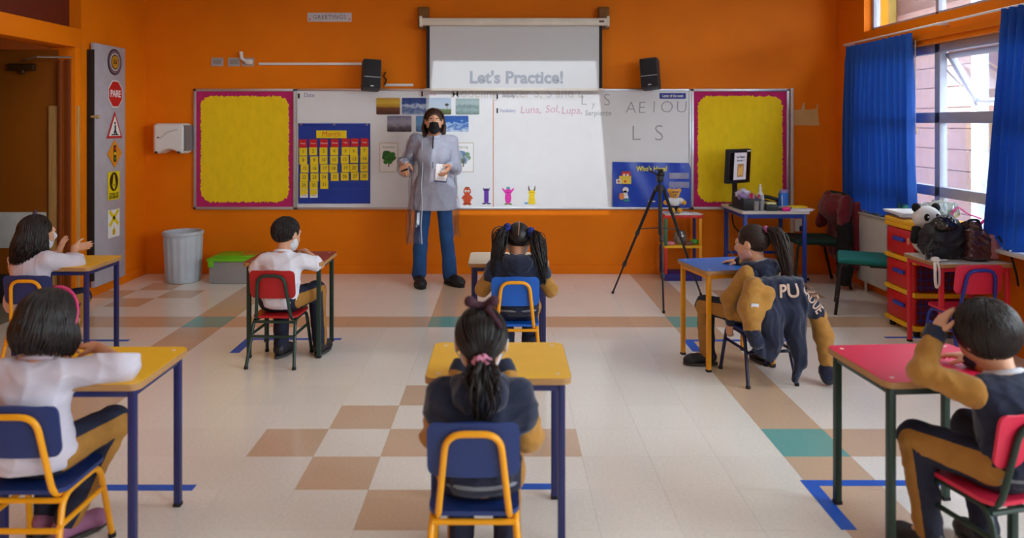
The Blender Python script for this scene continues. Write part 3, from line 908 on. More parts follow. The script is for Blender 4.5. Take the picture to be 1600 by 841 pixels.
# ------------------------------------------------------------------ small monster cut-outs along the lower edge
M_eye = mat('eye_white_print', (240, 240, 236), 0.5); M_pupil = mat('pupil_print', (20, 20, 20), 0.5)
def critter(px, py, rgb, label, kind):
    o = wall_root('monster_cutout', px, py, W_OFF)
    m = mat('critter_%d_%d_%d' % rgb, rgb, 0.6, var=0.12, vscale=40); dk = mat('critter_dark_%d_%d_%d' % rgb, tuple(int(v * 0.6) for v in rgb), 0.6)
    def part(nm, mb, mm=None): mb.build(nm, mm or m, o, smooth=0)
    z = 0.003
    if kind in (0, 1):
        part('body', MB().disc(0.040, 0, z, (0, -0.03), 20, 0.058)); part('head', MB().disc(0.038, 0, z + 0.001, (0, 0.045), 20))
        for s in (-1, 1):
            part('foot', MB().disc(0.02, 0, z, (s * 0.024, -0.083), 12, 0.011)); part('arm', MB().tube([(s * 0.03, 0, z / 2), (s * 0.05, -0.03, z / 2)], 0.009, 6, flat=0.2))
            part('eye', MB().disc(0.012, z + 0.001, z + 0.0018, (s * 0.014, 0.047), 12), M_eye); part('pupil', MB().disc(0.005, z + 0.0018, z + 0.0024, (s * 0.013, 0.045), 8), M_pupil)
        if kind == 0: part('leaf_tuft', MB().disc(0.022, 0, z, (0.022, 0.085), 10, 0.012), mat('tuft_green', (104, 150, 70), 0.6))
        else: part('hair_tuft', MB().disc(0.025, 0, z + 0.0008, (0, 0.078), 12, 0.012), dk)
    elif kind == 2:
        part('body', MB().rrect(0.046, 0.15, 0.022, 0, z)); part('brow', MB().disc(0.032, 0, z + 0.0008, (0, 0.062), 14, 0.010), dk)
        for s in (-1, 1):
            part('horn', MB().poly([(s * 0.012, 0.06), (s * 0.036, 0.085), (s * 0.028, 0.05)], 0, z)); part('foot', MB().disc(0.02, 0, z, (s * 0.024, -0.078), 12, 0.007), dk)
    elif kind == 3:
        part('body', MB().disc(0.032, 0, z, (0, -0.02), 20, 0.065)); part('head', MB().disc(0.03, 0, z + 0.0008, (0, 0.045), 18)); part('cap', MB().disc(0.018, 0, z + 0.0012, (0, 0.078), 12, 0.013), mat('cap_teal', (60, 150, 170), 0.6))
        for s in (-1, 1):
            part('raised_arm', MB().poly([(s * 0.02, 0.01), (s * 0.062, 0.07), (s * 0.052, 0.078), (s * 0.01, 0.035)], 0, z)); part('foot', MB().disc(0.018, 0, z, (s * 0.022, -0.083), 12, 0.008), mat('tuft_green', (104, 150, 70), 0.6))
        part('mouth', MB().disc(0.014, z + 0.0008, z + 0.0014, (0, 0.035), 10, 0.006), dk)
    else:
        part('body', MB().poly([(-0.036, -0.085), (0.036, -0.085), (0.026, 0.02), (-0.026, 0.02)], 0, z)); part('head', MB().disc(0.034, 0, z + 0.0008, (0, 0.03), 18, 0.028))
        for s in (-1, 1):
            part('horn', MB().tube([(s * 0.02, 0.045, z / 2), (s * 0.03, 0.07, z / 2), (s * 0.032, 0.10, z / 2)], [0.008, 0.006, 0.003], 6, flat=0.3), mat('horn_dark', (70, 56, 40), 0.6))
            part('pupil', MB().disc(0.004, z + 0.0008, z + 0.0014, (s * 0.012, 0.034), 8), M_pupil)
        part('blue_foot', MB().disc(0.022, 0, z, (-0.055, -0.075), 10, 0.010), mat('tail_blue', (110, 160, 210), 0.6))
    tag(o, label, 'cut-out', 'monster cut-outs on the whiteboard')

critter(706, 305, (206, 52, 40), 'red one-eyed monster cut-out half hidden by the grey tunic', 0)
critter(730, 306, (196, 70, 22), 'orange brown monster cut-out with two round eyes', 1)
critter(760, 306, (98, 44, 164), 'slim purple monster cut-out with small horns', 2)
critter(794, 306, (226, 50, 176), 'pink monster cut-out with both arms raised', 3)
critter(831, 306, (236, 206, 20), 'yellow monster cut-out with two thin dark horns', 4)

# ------------------------------------------------------------------ attendance chart
ac = wall_root('attendance_chart', 1018, 288, 0.0205)
tag(ac, 'wide blue pocket chart with yellow heading behind the tripod', 'chart')
aw, ah = pm(122), pm(70)
MB().sheet([[(-aw / 2 + aw * j / 20, -ah / 2 + ah * i / 10 - 0.012 * j / 20, 0.008 + 0.006 * math.sin(j * 0.9 + i * 0.5) * (0.4 + 0.06 * i)) for j in range(21)] for i in range(11)], 0.003).build('chart_fabric', mat('glossy_blue_vinyl', (10, 66, 190), 0.3, var=0.1, vscale=4), ac, smooth=60)
text('heading', "Who's Here?", 0.068, mat('yellow_heading_print', (236, 226, 90), 0.6), ac, (0.0, ah / 2 - 0.07, 0.019), bold=0.002, sx=0.85)
hs_ = empty('school_print', (-aw / 2 + 0.115, 0.065, 0.017)); hs_.parent = ac
MB().box((0.01, -0.02, 0.001), (0.12, 0.08, 0.002)).build('wall_print', mat('print_yellow', (232, 206, 70), 0.6), hs_)
MB().poly([(-0.03, 0.02), (0.07, 0.02), (0.06, 0.065), (-0.02, 0.065)], 0.0, 0.0025).build('roof_print', mat('print_red', (206, 60, 40), 0.6), hs_)
MB().box((-0.055, -0.035, 0.0016), (0.05, 0.045, 0.002)).build('porch_print', M_paper, hs_)
for x, y in ((0.0, 0.03), (0.035, 0.03), (-0.055, -0.035), (0.01, -0.035)):
    MB().box((x, y, 0.003), (0.02, 0.022, 0.0015)).build('pane_print', mat('print_red', (206, 60, 40), 0.6) if y < 0 else M_paper, hs_)
hs_ = empty('helper_print', (-aw / 2 + 0.11, -0.10, 0.017)); hs_.parent = ac
MB().disc(0.03, 0, 0.002, (0.02, 0.045), 14).poly([(-0.01, -0.04), (0.05, -0.04), (0.03, 0.04), (0.0, 0.04)], 0, 0.002).build('figure_print', M_paper, hs_)
MB().disc(0.026, 0.0, 0.0025, (-0.02, -0.02), 14, 0.035).build('dress_print', mat('print_orange', (226, 140, 80), 0.6), hs_)
MB().box((0.03, -0.06, 0.001), (0.06, 0.02, 0.002)).build('grass_print', mat('print_teal', (40, 150, 140), 0.6), hs_)
for i, (x, y, l) in enumerate(((0.27, 0.085, 0.19), (0.27, -0.005, 0.2))):
    MB().sheet([[(x - l / 2 + l * j / 8, y - 0.03 + 0.06 * k, 0.018 + 0.006 * math.sin(j)) for j in range(9)] for k in range(2)], 0.001).build('clear_pocket', glassy('pocket_film', (240, 244, 255), 0.1, 0.12, 0.22), ac)
MB().box((-0.0, -0.17, 0.016), (0.07, 0.012, 0.002)).build('name_strip', M_paper, ac)

# ------------------------------------------------------------------ projection screen
SO = 0.13
ps = empty('projection_screen', bw(804, 35, SO), rot=WALL_B)
tag(ps, 'pull-down projection screen in a white case above the whiteboard', 'screen')
def sl(px, py): return ((px - 804) * (YB - SO) / F_PX, (35 - py) * (YB - SO) / F_PX)
def span(px0, px1, py0, py1, z0, z1, nm, m, bev=0.0):
    a = sl(px0, py1); b = sl(px1, py0)
    return MB().box(((a[0] + b[0]) / 2, (a[1] + b[1]) / 2, (z0 + z1) / 2), (b[0] - a[0], b[1] - a[1], z1 - z0), bev).build(nm, m, ps)
M_case = mat('screen_case_white', (226, 220, 206), 0.4)
span(659, 950, 29, 40.5, -0.05, 0.05, 'case', M_case, 0.012)
span(656, 660.5, 26, 42, -0.055, 0.055, 'end_cap', M_case, 0.006); span(947, 951.5, 26, 42, -0.055, 0.055, 'end_cap', M_case, 0.006)
span(935, 943, 33, 36, 0.05, 0.052, 'maker_plate', mat('plate_brown', (90, 60, 40), 0.5))
span(666, 941, 40, 139, -0.004, -0.001, 'black_border', mat('screen_black_border', (24, 24, 26), 0.8))
span(671.5, 936, 40, 139, -0.001, 0.001, 'screen_cloth', mat('screen_white_cloth', (206, 210, 214), 0.85, var=0.01))
span(664, 942, 138, 142, -0.012, 0.012, 'bottom_bar', mat('screen_bar', (206, 200, 190), 0.4), 0.004)
for x in (660, 945):
    a = sl(x, 28)
    MB().box((a[0], a[1], -SO / 2 + 0.0), (0.10, 0.21, SO * 0.75 if False else 0.03), 0.004).box((a[0], a[1] + 0.02, -SO + 0.03), (0.11, 0.20, 0.056), 0.004).build('wall_bracket', mat('bracket_tan', (128, 86, 34), 0.6), ps)
M_proj = mat('projected_grey_letters', (158, 166, 178), 0.85, var=0.0)
text('projected_title', "Let's Practice!", 0.165, M_proj, ps, (*sl(807, 122), 0.0018), bold=0.006, sx=1.0)
text('projected_line', 'Modeling letter S, S and L', 0.14, mat('projected_tan_letters', (212, 210, 206), 0.85, var=0.0), wb, on_board(808, 146), bold=0.002, sx=0.92)
# the projector under the ceiling throws its picture on screen and board
pj = empty('ceiling_projector', (0.12, 3.6, 2.83)); tag(pj, 'white ceiling projector throwing its picture on the screen', 'projector')
MB().box((0, 0, 0), (0.32, 0.26, 0.10), 0.02).build('body', M_white, pj)
MB().lathe([(0.035, 0), (0.035, 0.03), (0.028, 0.03), (0.028, 0.01)], 16).build('lens', M_black, pj, (0.0, 0.125, 0), (-PI / 2, 0, 0))
MB().tube([(0, 0, 0.05), (0, 0, ZC - 2.83)], 0.02, 10).build('ceiling_mount', M_white, pj)
ld = bpy.data.lights.new('projector_beam', 'SPOT'); ld.energy = 110; ld.spot_size = math.radians(50); ld.spot_blend = 0.0; ld.shadow_soft_size = 0.012
ld.color = (0.9, 0.95, 1.0)
ld.use_nodes = True
nt = ld.node_tree; N = nt.nodes; L = nt.links
em = N['Emission']
tc = N.new('ShaderNodeTexCoord'); sp = N.new('ShaderNodeSeparateXYZ'); L.new(tc.outputs['Normal'], sp.inputs[0])
def mnode(op, a, b=None):
    q = N.new('ShaderNodeMath'); q.operation = op
    for i, v in enumerate((a, b)):
        if v is None: continue
        if isinstance(v, (int, float)): q.inputs[i].default_value = v
        else: L.new(v, q.inputs[i])
    return q.outputs[0]
az_ = mnode('ABSOLUTE', sp.outputs['Z'])
u = mnode('DIVIDE', sp.outputs['X'], az_); v = mnode('DIVIDE', sp.outputs['Y'], az_)
mu = mnode('LESS_THAN', mnode('ABSOLUTE', u), 0.225); mv = mnode('LESS_THAN', mnode('ABSOLUTE', v), 0.178)
L.new(mnode('MULTIPLY', mu, mv), em.inputs['Strength'])
po = bpy.data.objects.new('projector_beam', ld); COL.objects.link(po)
po.location = (0.12, 3.78, 2.80)
tgt = bw(804, 203, SO)
po.rotation_euler = (Vector(tgt) - Vector(po.location)).to_track_quat('-Z', 'Y').to_euler()

# ------------------------------------------------------------------ speakers, trunking, sockets, signs
def wall_speaker(px, py, yaw, roll, label):
    o = empty('wall_speaker', bw(px, py, 0.17)); o.rotation_euler = (math.radians(-8), roll, yaw)
    MB().box((0, 0, 0), (0.175, 0.16, 0.30), 0.014).build('cabinet', M_dark, o)
    MB().box((0, -0.083, 0.0), (0.155, 0.008, 0.275), 0.004).build('grille', mat('speaker_grille', (40, 40, 44), 0.9, bump=0.6, bscale=500), o)
    MB().box((0, -0.086, -0.03), (0.157, 0.006, 0.004)).build('grille_seam', M_alu, o)
    MB().box((0, -0.088, -0.12), (0.03, 0.003, 0.01)).build('badge', M_alu, o)
    MB().tube([(0, 0.07, 0), (0.0, 0.15, 0.0)], 0.014, 8).build('bracket_arm', M_black, o)
    tag(o, label, 'speaker', 'wall speakers either side of the screen')
wall_speaker(580, 118, math.radians(18), math.radians(3), 'dark grey wall speaker between the white trunking and the screen')
wall_speaker(1016, 116, math.radians(-20), math.radians(-5), 'dark grey wall speaker above the whiteboard letters A E I O U')
o = MB().tube([(0, 0, 0), (0.02, 0, 0.05), (-0.01, 0, 0.09), (0.01, 0, 0.13)], 0.007, 6).build('speaker_cable', M_black, None, bw(601, 133, 0.02)); tag(o, 'short black cable hanging beside the speaker by the screen', 'cable')
def trunk(px0, px1, py, label):
    o = MB().box((0, 0, 0.01), (pm(px1 - px0), 0.026, 0.02), 0.003).build('cable_trunking', M_white, None, bw((px0 + px1) / 2, py), WALL_B); tag(o, label, 'cable trunking', 'white trunking on the orange wall')
trunk(405, 569, 100, 'long white cable trunking from the socket to the wall speaker')
trunk(601, 646, 133, 'short white cable trunking just over the whiteboard edge')
for i, x in enumerate((340, 366, 388)):
    o = empty('wall_socket', bw(x, 97), rot=WALL_B)
    MB().rrect(0.118, 0.085, 0.008, 0, 0.012).build('face_plate', mat('socket_grey', (176, 170, 166), 0.5), o)
    MB().rrect(0.08, 0.05, 0.006, 0.012, 0.016).build('insert', mat('socket_insert', (150, 146, 144), 0.5), o)
    if i == 2:
        MB().box((0.02, 0.0, 0.035), (0.07, 0.05, 0.04), 0.01).tube([(0.0, 0, 0.04), (-0.05, 0.03, 0.04), (-0.06, 0.10, 0.04)], 0.018, 8).build('plug', M_white, o)
    tag(o, ('grey wall socket farthest from the white trunking', 'middle grey wall socket of the row of three', 'wall socket with a white plug beside the long trunking')[i], 'socket', 'wall sockets above the pinboard')
for x, y, nm in ((1216, 134, None),):
    pass
o = MB().box((0, 0, 0.012), (0.03, pm(300), 0.024), 0.003).build('vertical_trunking', mat('trunking_grey_white', (206, 200, 196), 0.5), None, bw(1236.5, 288), WALL_B); tag(o, 'upright white cable trunking beside the yellow pinboard and desk', 'cable trunking')
o = empty('greetings_sign', bw(515, 27), rot=WALL_B); tag(o, 'small white GREETINGS sign high on the orange wall', 'sign')
MB().rrect(pm(69), pm(14), 0.006, 0, 0.003).build('sign_sheet', mat('sign_lilac_white', (206, 200, 206), 0.6), o)
text('lettering', 'GREETINGS', 0.058, mat('grey_print', (98, 98, 110), 0.6), o, (0, 0, 0.0032), space=1.15)
for x in (-0.2, 0.2):
    MB().disc(0.012, 0.003, 0.0038, (x, -0.02), 10).build('flower_print', mat('flower_pink_print', (200, 130, 150), 0.6), o)
# taped paper remains
o = empty('taped_paper', bw(1259, 181), rot=WALL_B); tag(o, 'beige paper scrap with tape flaps by the vertical trunking', 'paper')
MB().poly([(-0.13, 0.06), (-0.03, 0.062), (0.0, 0.06), (0.10, 0.07), (0.115, 0.12), (0.125, 0.12), (0.12, 0.06), (0.135, -0.10), (-0.125, -0.095)], 0, 0.003).build('paper_sheet', mat('masking_beige', (216, 178, 116), 0.7), o)
MB().poly([(-0.05, 0.05), (-0.03, 0.13), (-0.015, 0.13), (-0.01, 0.05)], 0.003, 0.005).build('tape_flap', mat('masking_tape', (222, 190, 136), 0.6), o)
# low wall plate near the desk
o = empty('floor_box_socket', bw(1249, 352), rot=WALL_B); tag(o, 'pale wall socket plate under the teacher desk edge', 'socket')
MB().rrect(0.10, 0.12, 0.008, 0, 0.014).build('face_plate', M_white, o)
MB().box((0.02, -0.03, 0.03), (0.05, 0.05, 0.05), 0.008).build('plug', M_black, o)

# ------------------------------------------------------------------ paper towel dispenser
dp = empty('towel_dispenser', bw(277, 216), rot=WALL_B); tag(dp, 'white paper towel dispenser on the orange wall beside the pinboard', 'dispenser')
s = Sdf(0.008); s.rbox((0, 0.0, 0.10), (0.32, 0.30, 0.20), 0.04, k=0.005).ell((0, -0.16, 0.12), (0.10, 0.06, 0.16), k=0.02, sub=True)
sdf_obj('housing', s, M_white, dp)
MB().poly([(0.10, 0.13), (0.165, 0.13), (0.165, -0.12), (0.13, -0.13)], 0.02, 0.19).build('grey_side', mat('dispenser_grey', (120, 116, 122), 0.5), dp)
MB().tube([(-0.08, 0.0, 0.2), (-0.01, 0.06, 0.203), (0.09, 0.09, 0.2)], 0.006, 6).build('cover_rib', mat('dispenser_rib_grey', (206, 204, 200), 0.5), dp)  # raised rib, slightly greyer than the housing
for x in (-0.12, 0.10):
    MB().disc(0.012, 0.18, 0.206, (x, -0.135), 12).build('lock', M_dark, dp)
MB().box((-0.10, 0.01, 0.202), (0.022, 0.012, 0.004)).build('keyhole', M_dark, dp)

# ------------------------------------------------------------------ sign board on the left wall
XS = XL + 0.06
def lw(px, py):
    y = F_PX * XS / (px - CX); return Vector((XS, y, CAM_Z - (py - HY) * y / F_PX))
sb = empty('road_sign_panel', (XS, 6.69, 1.15), rot=WALL_L); tag(sb, 'tall grey panel carrying road sign pictures on the door wall', 'panel')
MB().box((0, 0, -0.022), (0.52, 2.12, 0.036), 0.004).build('panel_sheet', mat('panel_grey_white', (176, 174, 186), 0.55), sb)
MB().box((-0.275, 0.0, -0.03), (0.03, 2.0, 0.05), 0.003).build('edge_shadow_strip', mat('panel_shadow_dark', (26, 20, 18), 0.7), sb)  # dark strip standing in for the shadow gap along the panel edge
MB().box((-0.28, 0.42, 0.005), (0.10, 0.02, 0.02), 0.004).ball((-0.24, 0.42, 0.01), 0.018, 10).build('hook', mat('hook_brass', (190, 166, 110), 0.4, 0.6), sb)
def sgn(px, py): return lw(px, py) + Vector((0.0, 0, 0))
M_r = mat('sign_red', (196, 18, 30), 0.45); M_y = mat('sign_yellow', (232, 214, 20), 0.5); M_o = mat('sign_amber', (226, 144, 20), 0.5); M_k = mat('sign_black', (24, 20, 20), 0.5)
def ngon(n, r, a0=0.0, sx=1.0): return [(sx * r * math.cos(a0 + 2 * PI * i / n), r * math.sin(a0 + 2 * PI * i / n)) for i in range(n)]
def sign_root(px, py, label):
    o = empty('wall_sign', sgn(px, py), rot=WALL_L); tag(o, label, 'sign', 'road signs on the grey panel'); return o
o = sign_root(179, 97, 'round school emblem sign with dark ring and gold centre')
MB().disc(0.118, 0, 0.003, n=32).build('outer_ring', mat('emblem_purple_black', (44, 32, 44), 0.5), o); MB().disc(0.105, 0.003, 0.004, n=32).build('ring_band', mat('emblem_grey_violet', (112, 98, 118), 0.5), o)
MB().disc(0.078, 0.004, 0.005, n=32).build('pale_ring', M_paper, o); MB().disc(0.070, 0.005, 0.006, n=32).build('dark_disc', M_k, o); MB().disc(0.058, 0.006, 0.007, n=32).build('gold_disc', mat('emblem_gold', (190, 140, 30), 0.5), o)
MB().rrect(0.06, 0.04, 0.008, 0.007, 0.008).build('shield_mark', mat('emblem_brown', (84, 50, 16), 0.5), o); text('lettering', 'EP', 0.04, mat('emblem_gold', (190, 140, 30), 0.5), o, (0, 0, 0.0083))
o = sign_root(180, 147, 'red octagonal stop sign reading PARE')
MB().poly(ngon(8, 0.132, PI / 8), 0, 0.003).build('white_rim', M_paper, o); MB().poly(ngon(8, 0.122, PI / 8), 0.003, 0.004).build('red_field', M_r, o); text('lettering', 'PARE', 0.088, M_paper, o, (0, 0, 0.0043), bold=0.002, sx=0.9)
o = sign_root(179, 198, 'white triangular pedestrian sign with red border')
MB().poly([(-0.135, -0.105), (0.135, -0.105), (0.0, 0.135)], 0, 0.003).build('red_border', M_r, o); MB().poly([(-0.10, -0.083), (0.10, -0.083), (0, 0.098)], 0.003, 0.004).build('white_field', M_paper, o)
MB().tube([(0, 0.015, 0.005), (0.0, -0.03, 0.005), (0.02, -0.065, 0.005)], 0.008, 6).tube([(0, -0.03, 0.005), (-0.02, -0.062, 0.005)], 0.007, 6).disc(0.012, 0.004, 0.006, (0, 0.032), 12).build('walker_print', M_k, o)
MB().box((0, -0.072, 0.0048), (0.12, 0.012, 0.001)).build('crossing_print', M_k, o)
o = sign_root(179, 240, 'amber diamond traffic light sign')
MB().poly(ngon(4, 0.128, 0), 0, 0.003).build('amber_field', M_o, o); MB().rrect(0.045, 0.15, 0.006, 0.003, 0.0045).build('light_box_print', M_k, o)
for y, m in ((0.045, M_r), (0, M_y), (-0.045, mat('sign_green', (40, 120, 50), 0.5))): MB().disc(0.016, 0.0045, 0.0055, (0, y), 12).build('lamp_print', m, o)
o = sign_root(177.5, 290, 'yellow safety sign with black oval and two text lines')
MB().rrect(0.20, 0.255, 0.006, 0, 0.003).build('yellow_field', M_y, o); MB().disc(0.072, 0.003, 0.004, (0, 0.035), 28, 0.085).build('oval_print', M_k, o)
MB().poly([(-0.03, 0.0), (0.03, 0.0), (0.008, 0.10), (-0.008, 0.10)], 0.004, 0.005).build('figure_print', M_y, o); MB().poly([(-0.04, 0.01), (0.04, 0.01), (0.0, -0.04)], 0.004, 0.005).build('arrow_print', M_y, o)
text('lettering', 'ZONA DE', 0.036, M_k, o, (0, -0.078, 0.0033), bold=0.001); text('lettering', 'SEGURIDAD', 0.034, M_k, o, (0, -0.106, 0.0033), bold=0.001, sx=0.9)
o = sign_root(177.5, 349, 'white sign with crossed yellow bars and a bell')
MB().rrect(0.20, 0.25, 0.006, 0, 0.003).build('white_field', M_paper, o)
for a in (0.72, -0.72): MB().box((0, 0, 0.004), (0.20, 0.034, 0.0016), rot=(0, 0, a)).build('cross_bar_print', M_y, o, (0, 0.05, 0))
MB().disc(0.026, 0.003, 0.004, (0, -0.075), 14, 0.032).box((0, -0.035, 0.0036), (0.008, 0.03, 0.001)).build('bell_print', mat('sign_ochre', (206, 176, 30), 0.5), o)
# ================================================================== pupils' desks and chairs
M_ply = mat('plywood_edge', (176, 132, 82), 0.6, var=0.2, vscale=6, stretch=(1, 1, 60))
C_yel = mat('yellow_laminate', (240, 184, 10), 0.38, var=0.03); C_red = mat('pink_red_laminate', (206, 20, 62), 0.4, var=0.03)
C_red2 = mat('worn_red_laminate', (150, 42, 34), 0.5, var=0.12, vscale=12); C_cream = mat('cream_laminate', (222, 206, 176), 0.45, var=0.04); C_blue = mat('blue_laminate', (24, 104, 196), 0.4, var=0.04)
L_navy = mat('navy_steel_paint', (34, 40, 96), 0.4, var=0.04); L_green = mat('dark_green_steel_paint', (26, 54, 44), 0.42, var=0.05); L_yel = mat('yellow_steel_paint', (240, 162, 12), 0.4, var=0.04)
L_red = mat('red_steel_paint', (222, 44, 62), 0.45); L_blue = mat('blue_steel_paint', (36, 52, 150), 0.4); L_dnavy = mat('dark_navy_steel_paint', (28, 30, 66), 0.4)
M_foot = mat('rubber_foot', (26, 26, 28), 0.8)

def desk(x, y, rz, top, legm, label, w=0.52, d=0.43, h=0.62, name='pupil_desk', group='pupil desks'):
    o = empty(name, (x, y, 0), rz)
    MB().rrect(w, d, 0.035, h - 0.024, h - 0.0015, n=6).build('tabletop', M_ply, o)
    MB().rrect(w - 0.004, d - 0.004, 0.034, h - 0.0015, h, n=6).build('laminate_sheet', top, o)
    lx, ly, t = w / 2 - 0.035, d / 2 - 0.035, 0.026
    for sx in (-1, 1):
        for sy in (-1, 1):
            g = MB().box((sx * lx, sy * ly, (h - 0.024 + 0.012) / 2), (t, t, h - 0.024 - 0.012), 0.003).build('leg', legm, o)
            MB().box((sx * lx, sy * ly, 0.007), (t + 0.003, t + 0.003, 0.014), 0.002).build('foot_cap', M_foot, g)
            MB().disc(0.008, h, h + 0.0008, (sx * (lx - 0.012), sy * (ly - 0.012)), 12).build('screw_cap', mat('screw_cap_pale', (226, 206, 190), 0.5), o)
    for sy in (-1, 1): MB().box((0, sy * ly, h - 0.039), (2 * lx, 0.02, 0.03), 0.002).build('apron_rail', legm, o)
    for sx in (-1, 1): MB().box((sx * lx, 0, h - 0.039), (0.02, 2 * ly, 0.03), 0.002).build('apron_rail', legm, o)
    tag(o, label, 'desk', group)
    return o

def chair(x, y, rz, shell, frame, label, group="children's chairs", name='pupil_chair', s=1.0):
    o = empty(name, (x, y, 0), rz); o.scale = (s, s, s)
    # seat: dished board with rounded corners
    pts = rr_pts(0.285, 0.28, 0.05, (0, 0.025), 6)
    MB().poly(pts, 0.298, 0.312).build('seat', shell, o)
    # backrest: curved board
    rows = []
    rc = 0.032
    zs = [0.178 * 0.5 + 0.089 * k for k in (-1, -0.985, -0.95, -0.89, -0.80, -0.64, -0.3, 0, 0.3, 0.64, 0.80, 0.89, 0.95, 0.985, 1)]
    for zz in zs:
        z = zz / 0.178
        e = max(0, abs(zz - 0.089) - (0.089 - rc))
        row = []
        for j in range(17):
            u = -1 + 2 * j / 16
            ww = 0.143 - rc + math.sqrt(max(0, rc * rc - e * e))
            row.append((u * ww, -0.128 - 0.028 * (z - 0.2) - 0.012 * (1 - u * u), 0.425 + 0.178 * z))
        rows.append(row)
    MB().sheet(rows, 0.011).build('backrest', shell, o, smooth=50)
    R = 0.0105
    # bent tube that carries the backrest
    MB().tube(bend([(-0.112, 0.12, 0.285), (-0.112, -0.115, 0.285), (-0.082, -0.165, 0.572), (0.082, -0.165, 0.572), (0.112, -0.115, 0.285), (0.112, 0.12, 0.285)], 0.055, 6), R, 10).build('back_frame', frame, o)
    for sx in (-1, 1):
        g = MB().tube(bend([(sx * 0.128, 0.02, 0.287), (sx * 0.130, 0.125, 0.287), (sx * 0.150, 0.175, 0.008)], 0.05, 5), R, 10).build('leg', frame, o)
        MB().tube([(sx * 0.1495, 0.1735, 0.016), (sx * 0.1505, 0.1755, 0.0)], 0.0135, 10).build('foot_cap', M_foot, g)
        g = MB().tube(bend([(sx * 0.128, 0.02, 0.287), (sx * 0.130, -0.095, 0.287), (sx * 0.150, -0.178, 0.008)], 0.05, 5), R, 10).build('leg', frame, o)
        MB().tube([(sx * 0.1495, -0.1765, 0.016), (sx * 0.1505, -0.1785, 0.0)], 0.0135, 10).build('foot_cap', M_foot, g)
        MB().tube([(sx * 0.137, 0.143, 0.20), (sx * 0.137, -0.132, 0.20)], 0.009, 8).build('side_stretcher', frame, o)
    MB().tube([(-0.138, -0.135, 0.19), (0.138, -0.135, 0.19)], 0.0095, 8).build('rear_stretcher', frame, o)
    MB().tube([(-0.13, -0.10, 0.272), (0.13, -0.10, 0.272)], 0.0095, 8).build('seat_rail', frame, o)
    tag(o, label, 'chair', group)
    return o

desk(-0.015, 2.825, 0.0, C_yel, L_navy, 'yellow desk with navy legs before the girl with the pink scrunchie')
desk(-1.510, 2.765, 0.0, C_yel, L_navy, 'yellow desk with navy legs before the girl with the pink headband')
desk(-2.820, 4.820, 0.0, C_yel, L_navy, 'yellow desk with navy legs near the door and sign panel')
desk(-1.410, 4.980, 0.0, C_red2, L_green, 'worn red desk with dark green legs before the boy in white')
desk(0.040, 4.945, 0.0, C_cream, L_navy, 'cream desk with navy legs before the girl with two pigtails')
desk(1.430, 4.745, math.radians(12), C_blue, L_yel, 'blue desk with yellow legs in front of the teacher desk', w=0.50, d=0.42)
desk(1.572, 2.800, math.radians(4), C_red, L_green, 'pink red desk with dark green legs under the leaning boy\'s elbow')
desk(3.045, 4.985, math.radians(1), mat('white_laminate', (226, 222, 216), 0.4), L_red, 'white topped desk with red legs holding bags by the window', w=0.50, h=0.61)

S_blue = mat('blue_chair_board', (14, 92, 190), 0.42, var=0.05); S_navy = mat('navy_blue_chair_board', (28, 52, 112), 0.45, var=0.05); S_dred = mat('dark_red_chair_board', (176, 24, 30), 0.42, var=0.05); S_pink = mat('pink_red_chair_board', (216, 40, 74), 0.45, var=0.05)
chair(-0.089, 2.420, 0.0, S_navy, L_yel, 'blue chair with yellow frame under the girl with the pink scrunchie')
chair(-1.580, 2.550, 0.0, S_navy, L_yel, 'blue chair with yellow frame under the girl with the pink headband')
chair(-2.850, 4.600, 0.0, S_navy, L_yel, 'blue chair with yellow frame under the girl nearest the door')
chair(-1.420, 4.750, math.radians(-3), S_dred, L_green, 'dark red chair with green frame under the boy in white')
chair(0.077, 4.560, 0.0, S_blue, L_yel, 'bright blue chair with yellow frame under the girl with two pigtails')
chair(1.522, 4.440, math.radians(9), S_navy, L_dnavy, 'navy framed chair hung with a varsity jacket')
chair(1.655, 2.495, math.radians(14), S_pink, L_green, 'pink red chair with dark green frame under the leaning boy')
chair(2.965, 4.780, math.radians(2), S_pink, L_blue, 'empty pink red chair with blue frame tucked under the bag desk', s=1.05)

# ------------------------------------------------------------------ blue floor tape
M_tape = mat('blue_floor_tape', (16, 92, 206), 0.5, var=0.06)
def tape(rects, label):
    o = empty('floor_tape', (rects[0][0], rects[0][2], 0))
    for x0, x1, y0, y1 in rects:
        MB().box(((x0 + x1) / 2 - rects[0][0], (y0 + y1) / 2 - rects[0][2], 0.0006), (x1 - x0, y1 - y0, 0.0008)).build('tape_strip', M_tape, o)
    tag(o, label, 'tape', 'blue tape corners on the floor')
W_ = 0.05
tape([(1.262, 1.95, 3.105, 3.155), (1.262, 1.322, 2.77, 3.105)], 'blue tape corner on the floor around the pink red desk')
tape([(-0.25, 0.235, 3.075, 3.125)], 'blue tape line on the floor behind the front yellow centre desk')
tape([(-1.85, -1.28, 3.065, 3.115)], 'blue tape line behind the desk of the pink headband girl')
tape([(-1.80, -1.13, 5.19, 5.235), (-1.80, -1.735, 4.90, 5.19)], 'blue tape corner on the floor by the worn red desk')
tape([(1.26, 1.98, 5.16, 5.20), (1.26, 1.325, 4.93, 5.16)], 'blue tape corner on the floor under the blue desk')
tape([(-3.10, -2.60, 5.16, 5.20)], 'blue tape line behind the yellow desk near the door')
tape([(2.70, 3.28, 5.235, 5.27)], 'blue tape line between the drawer tower and the bag desk')

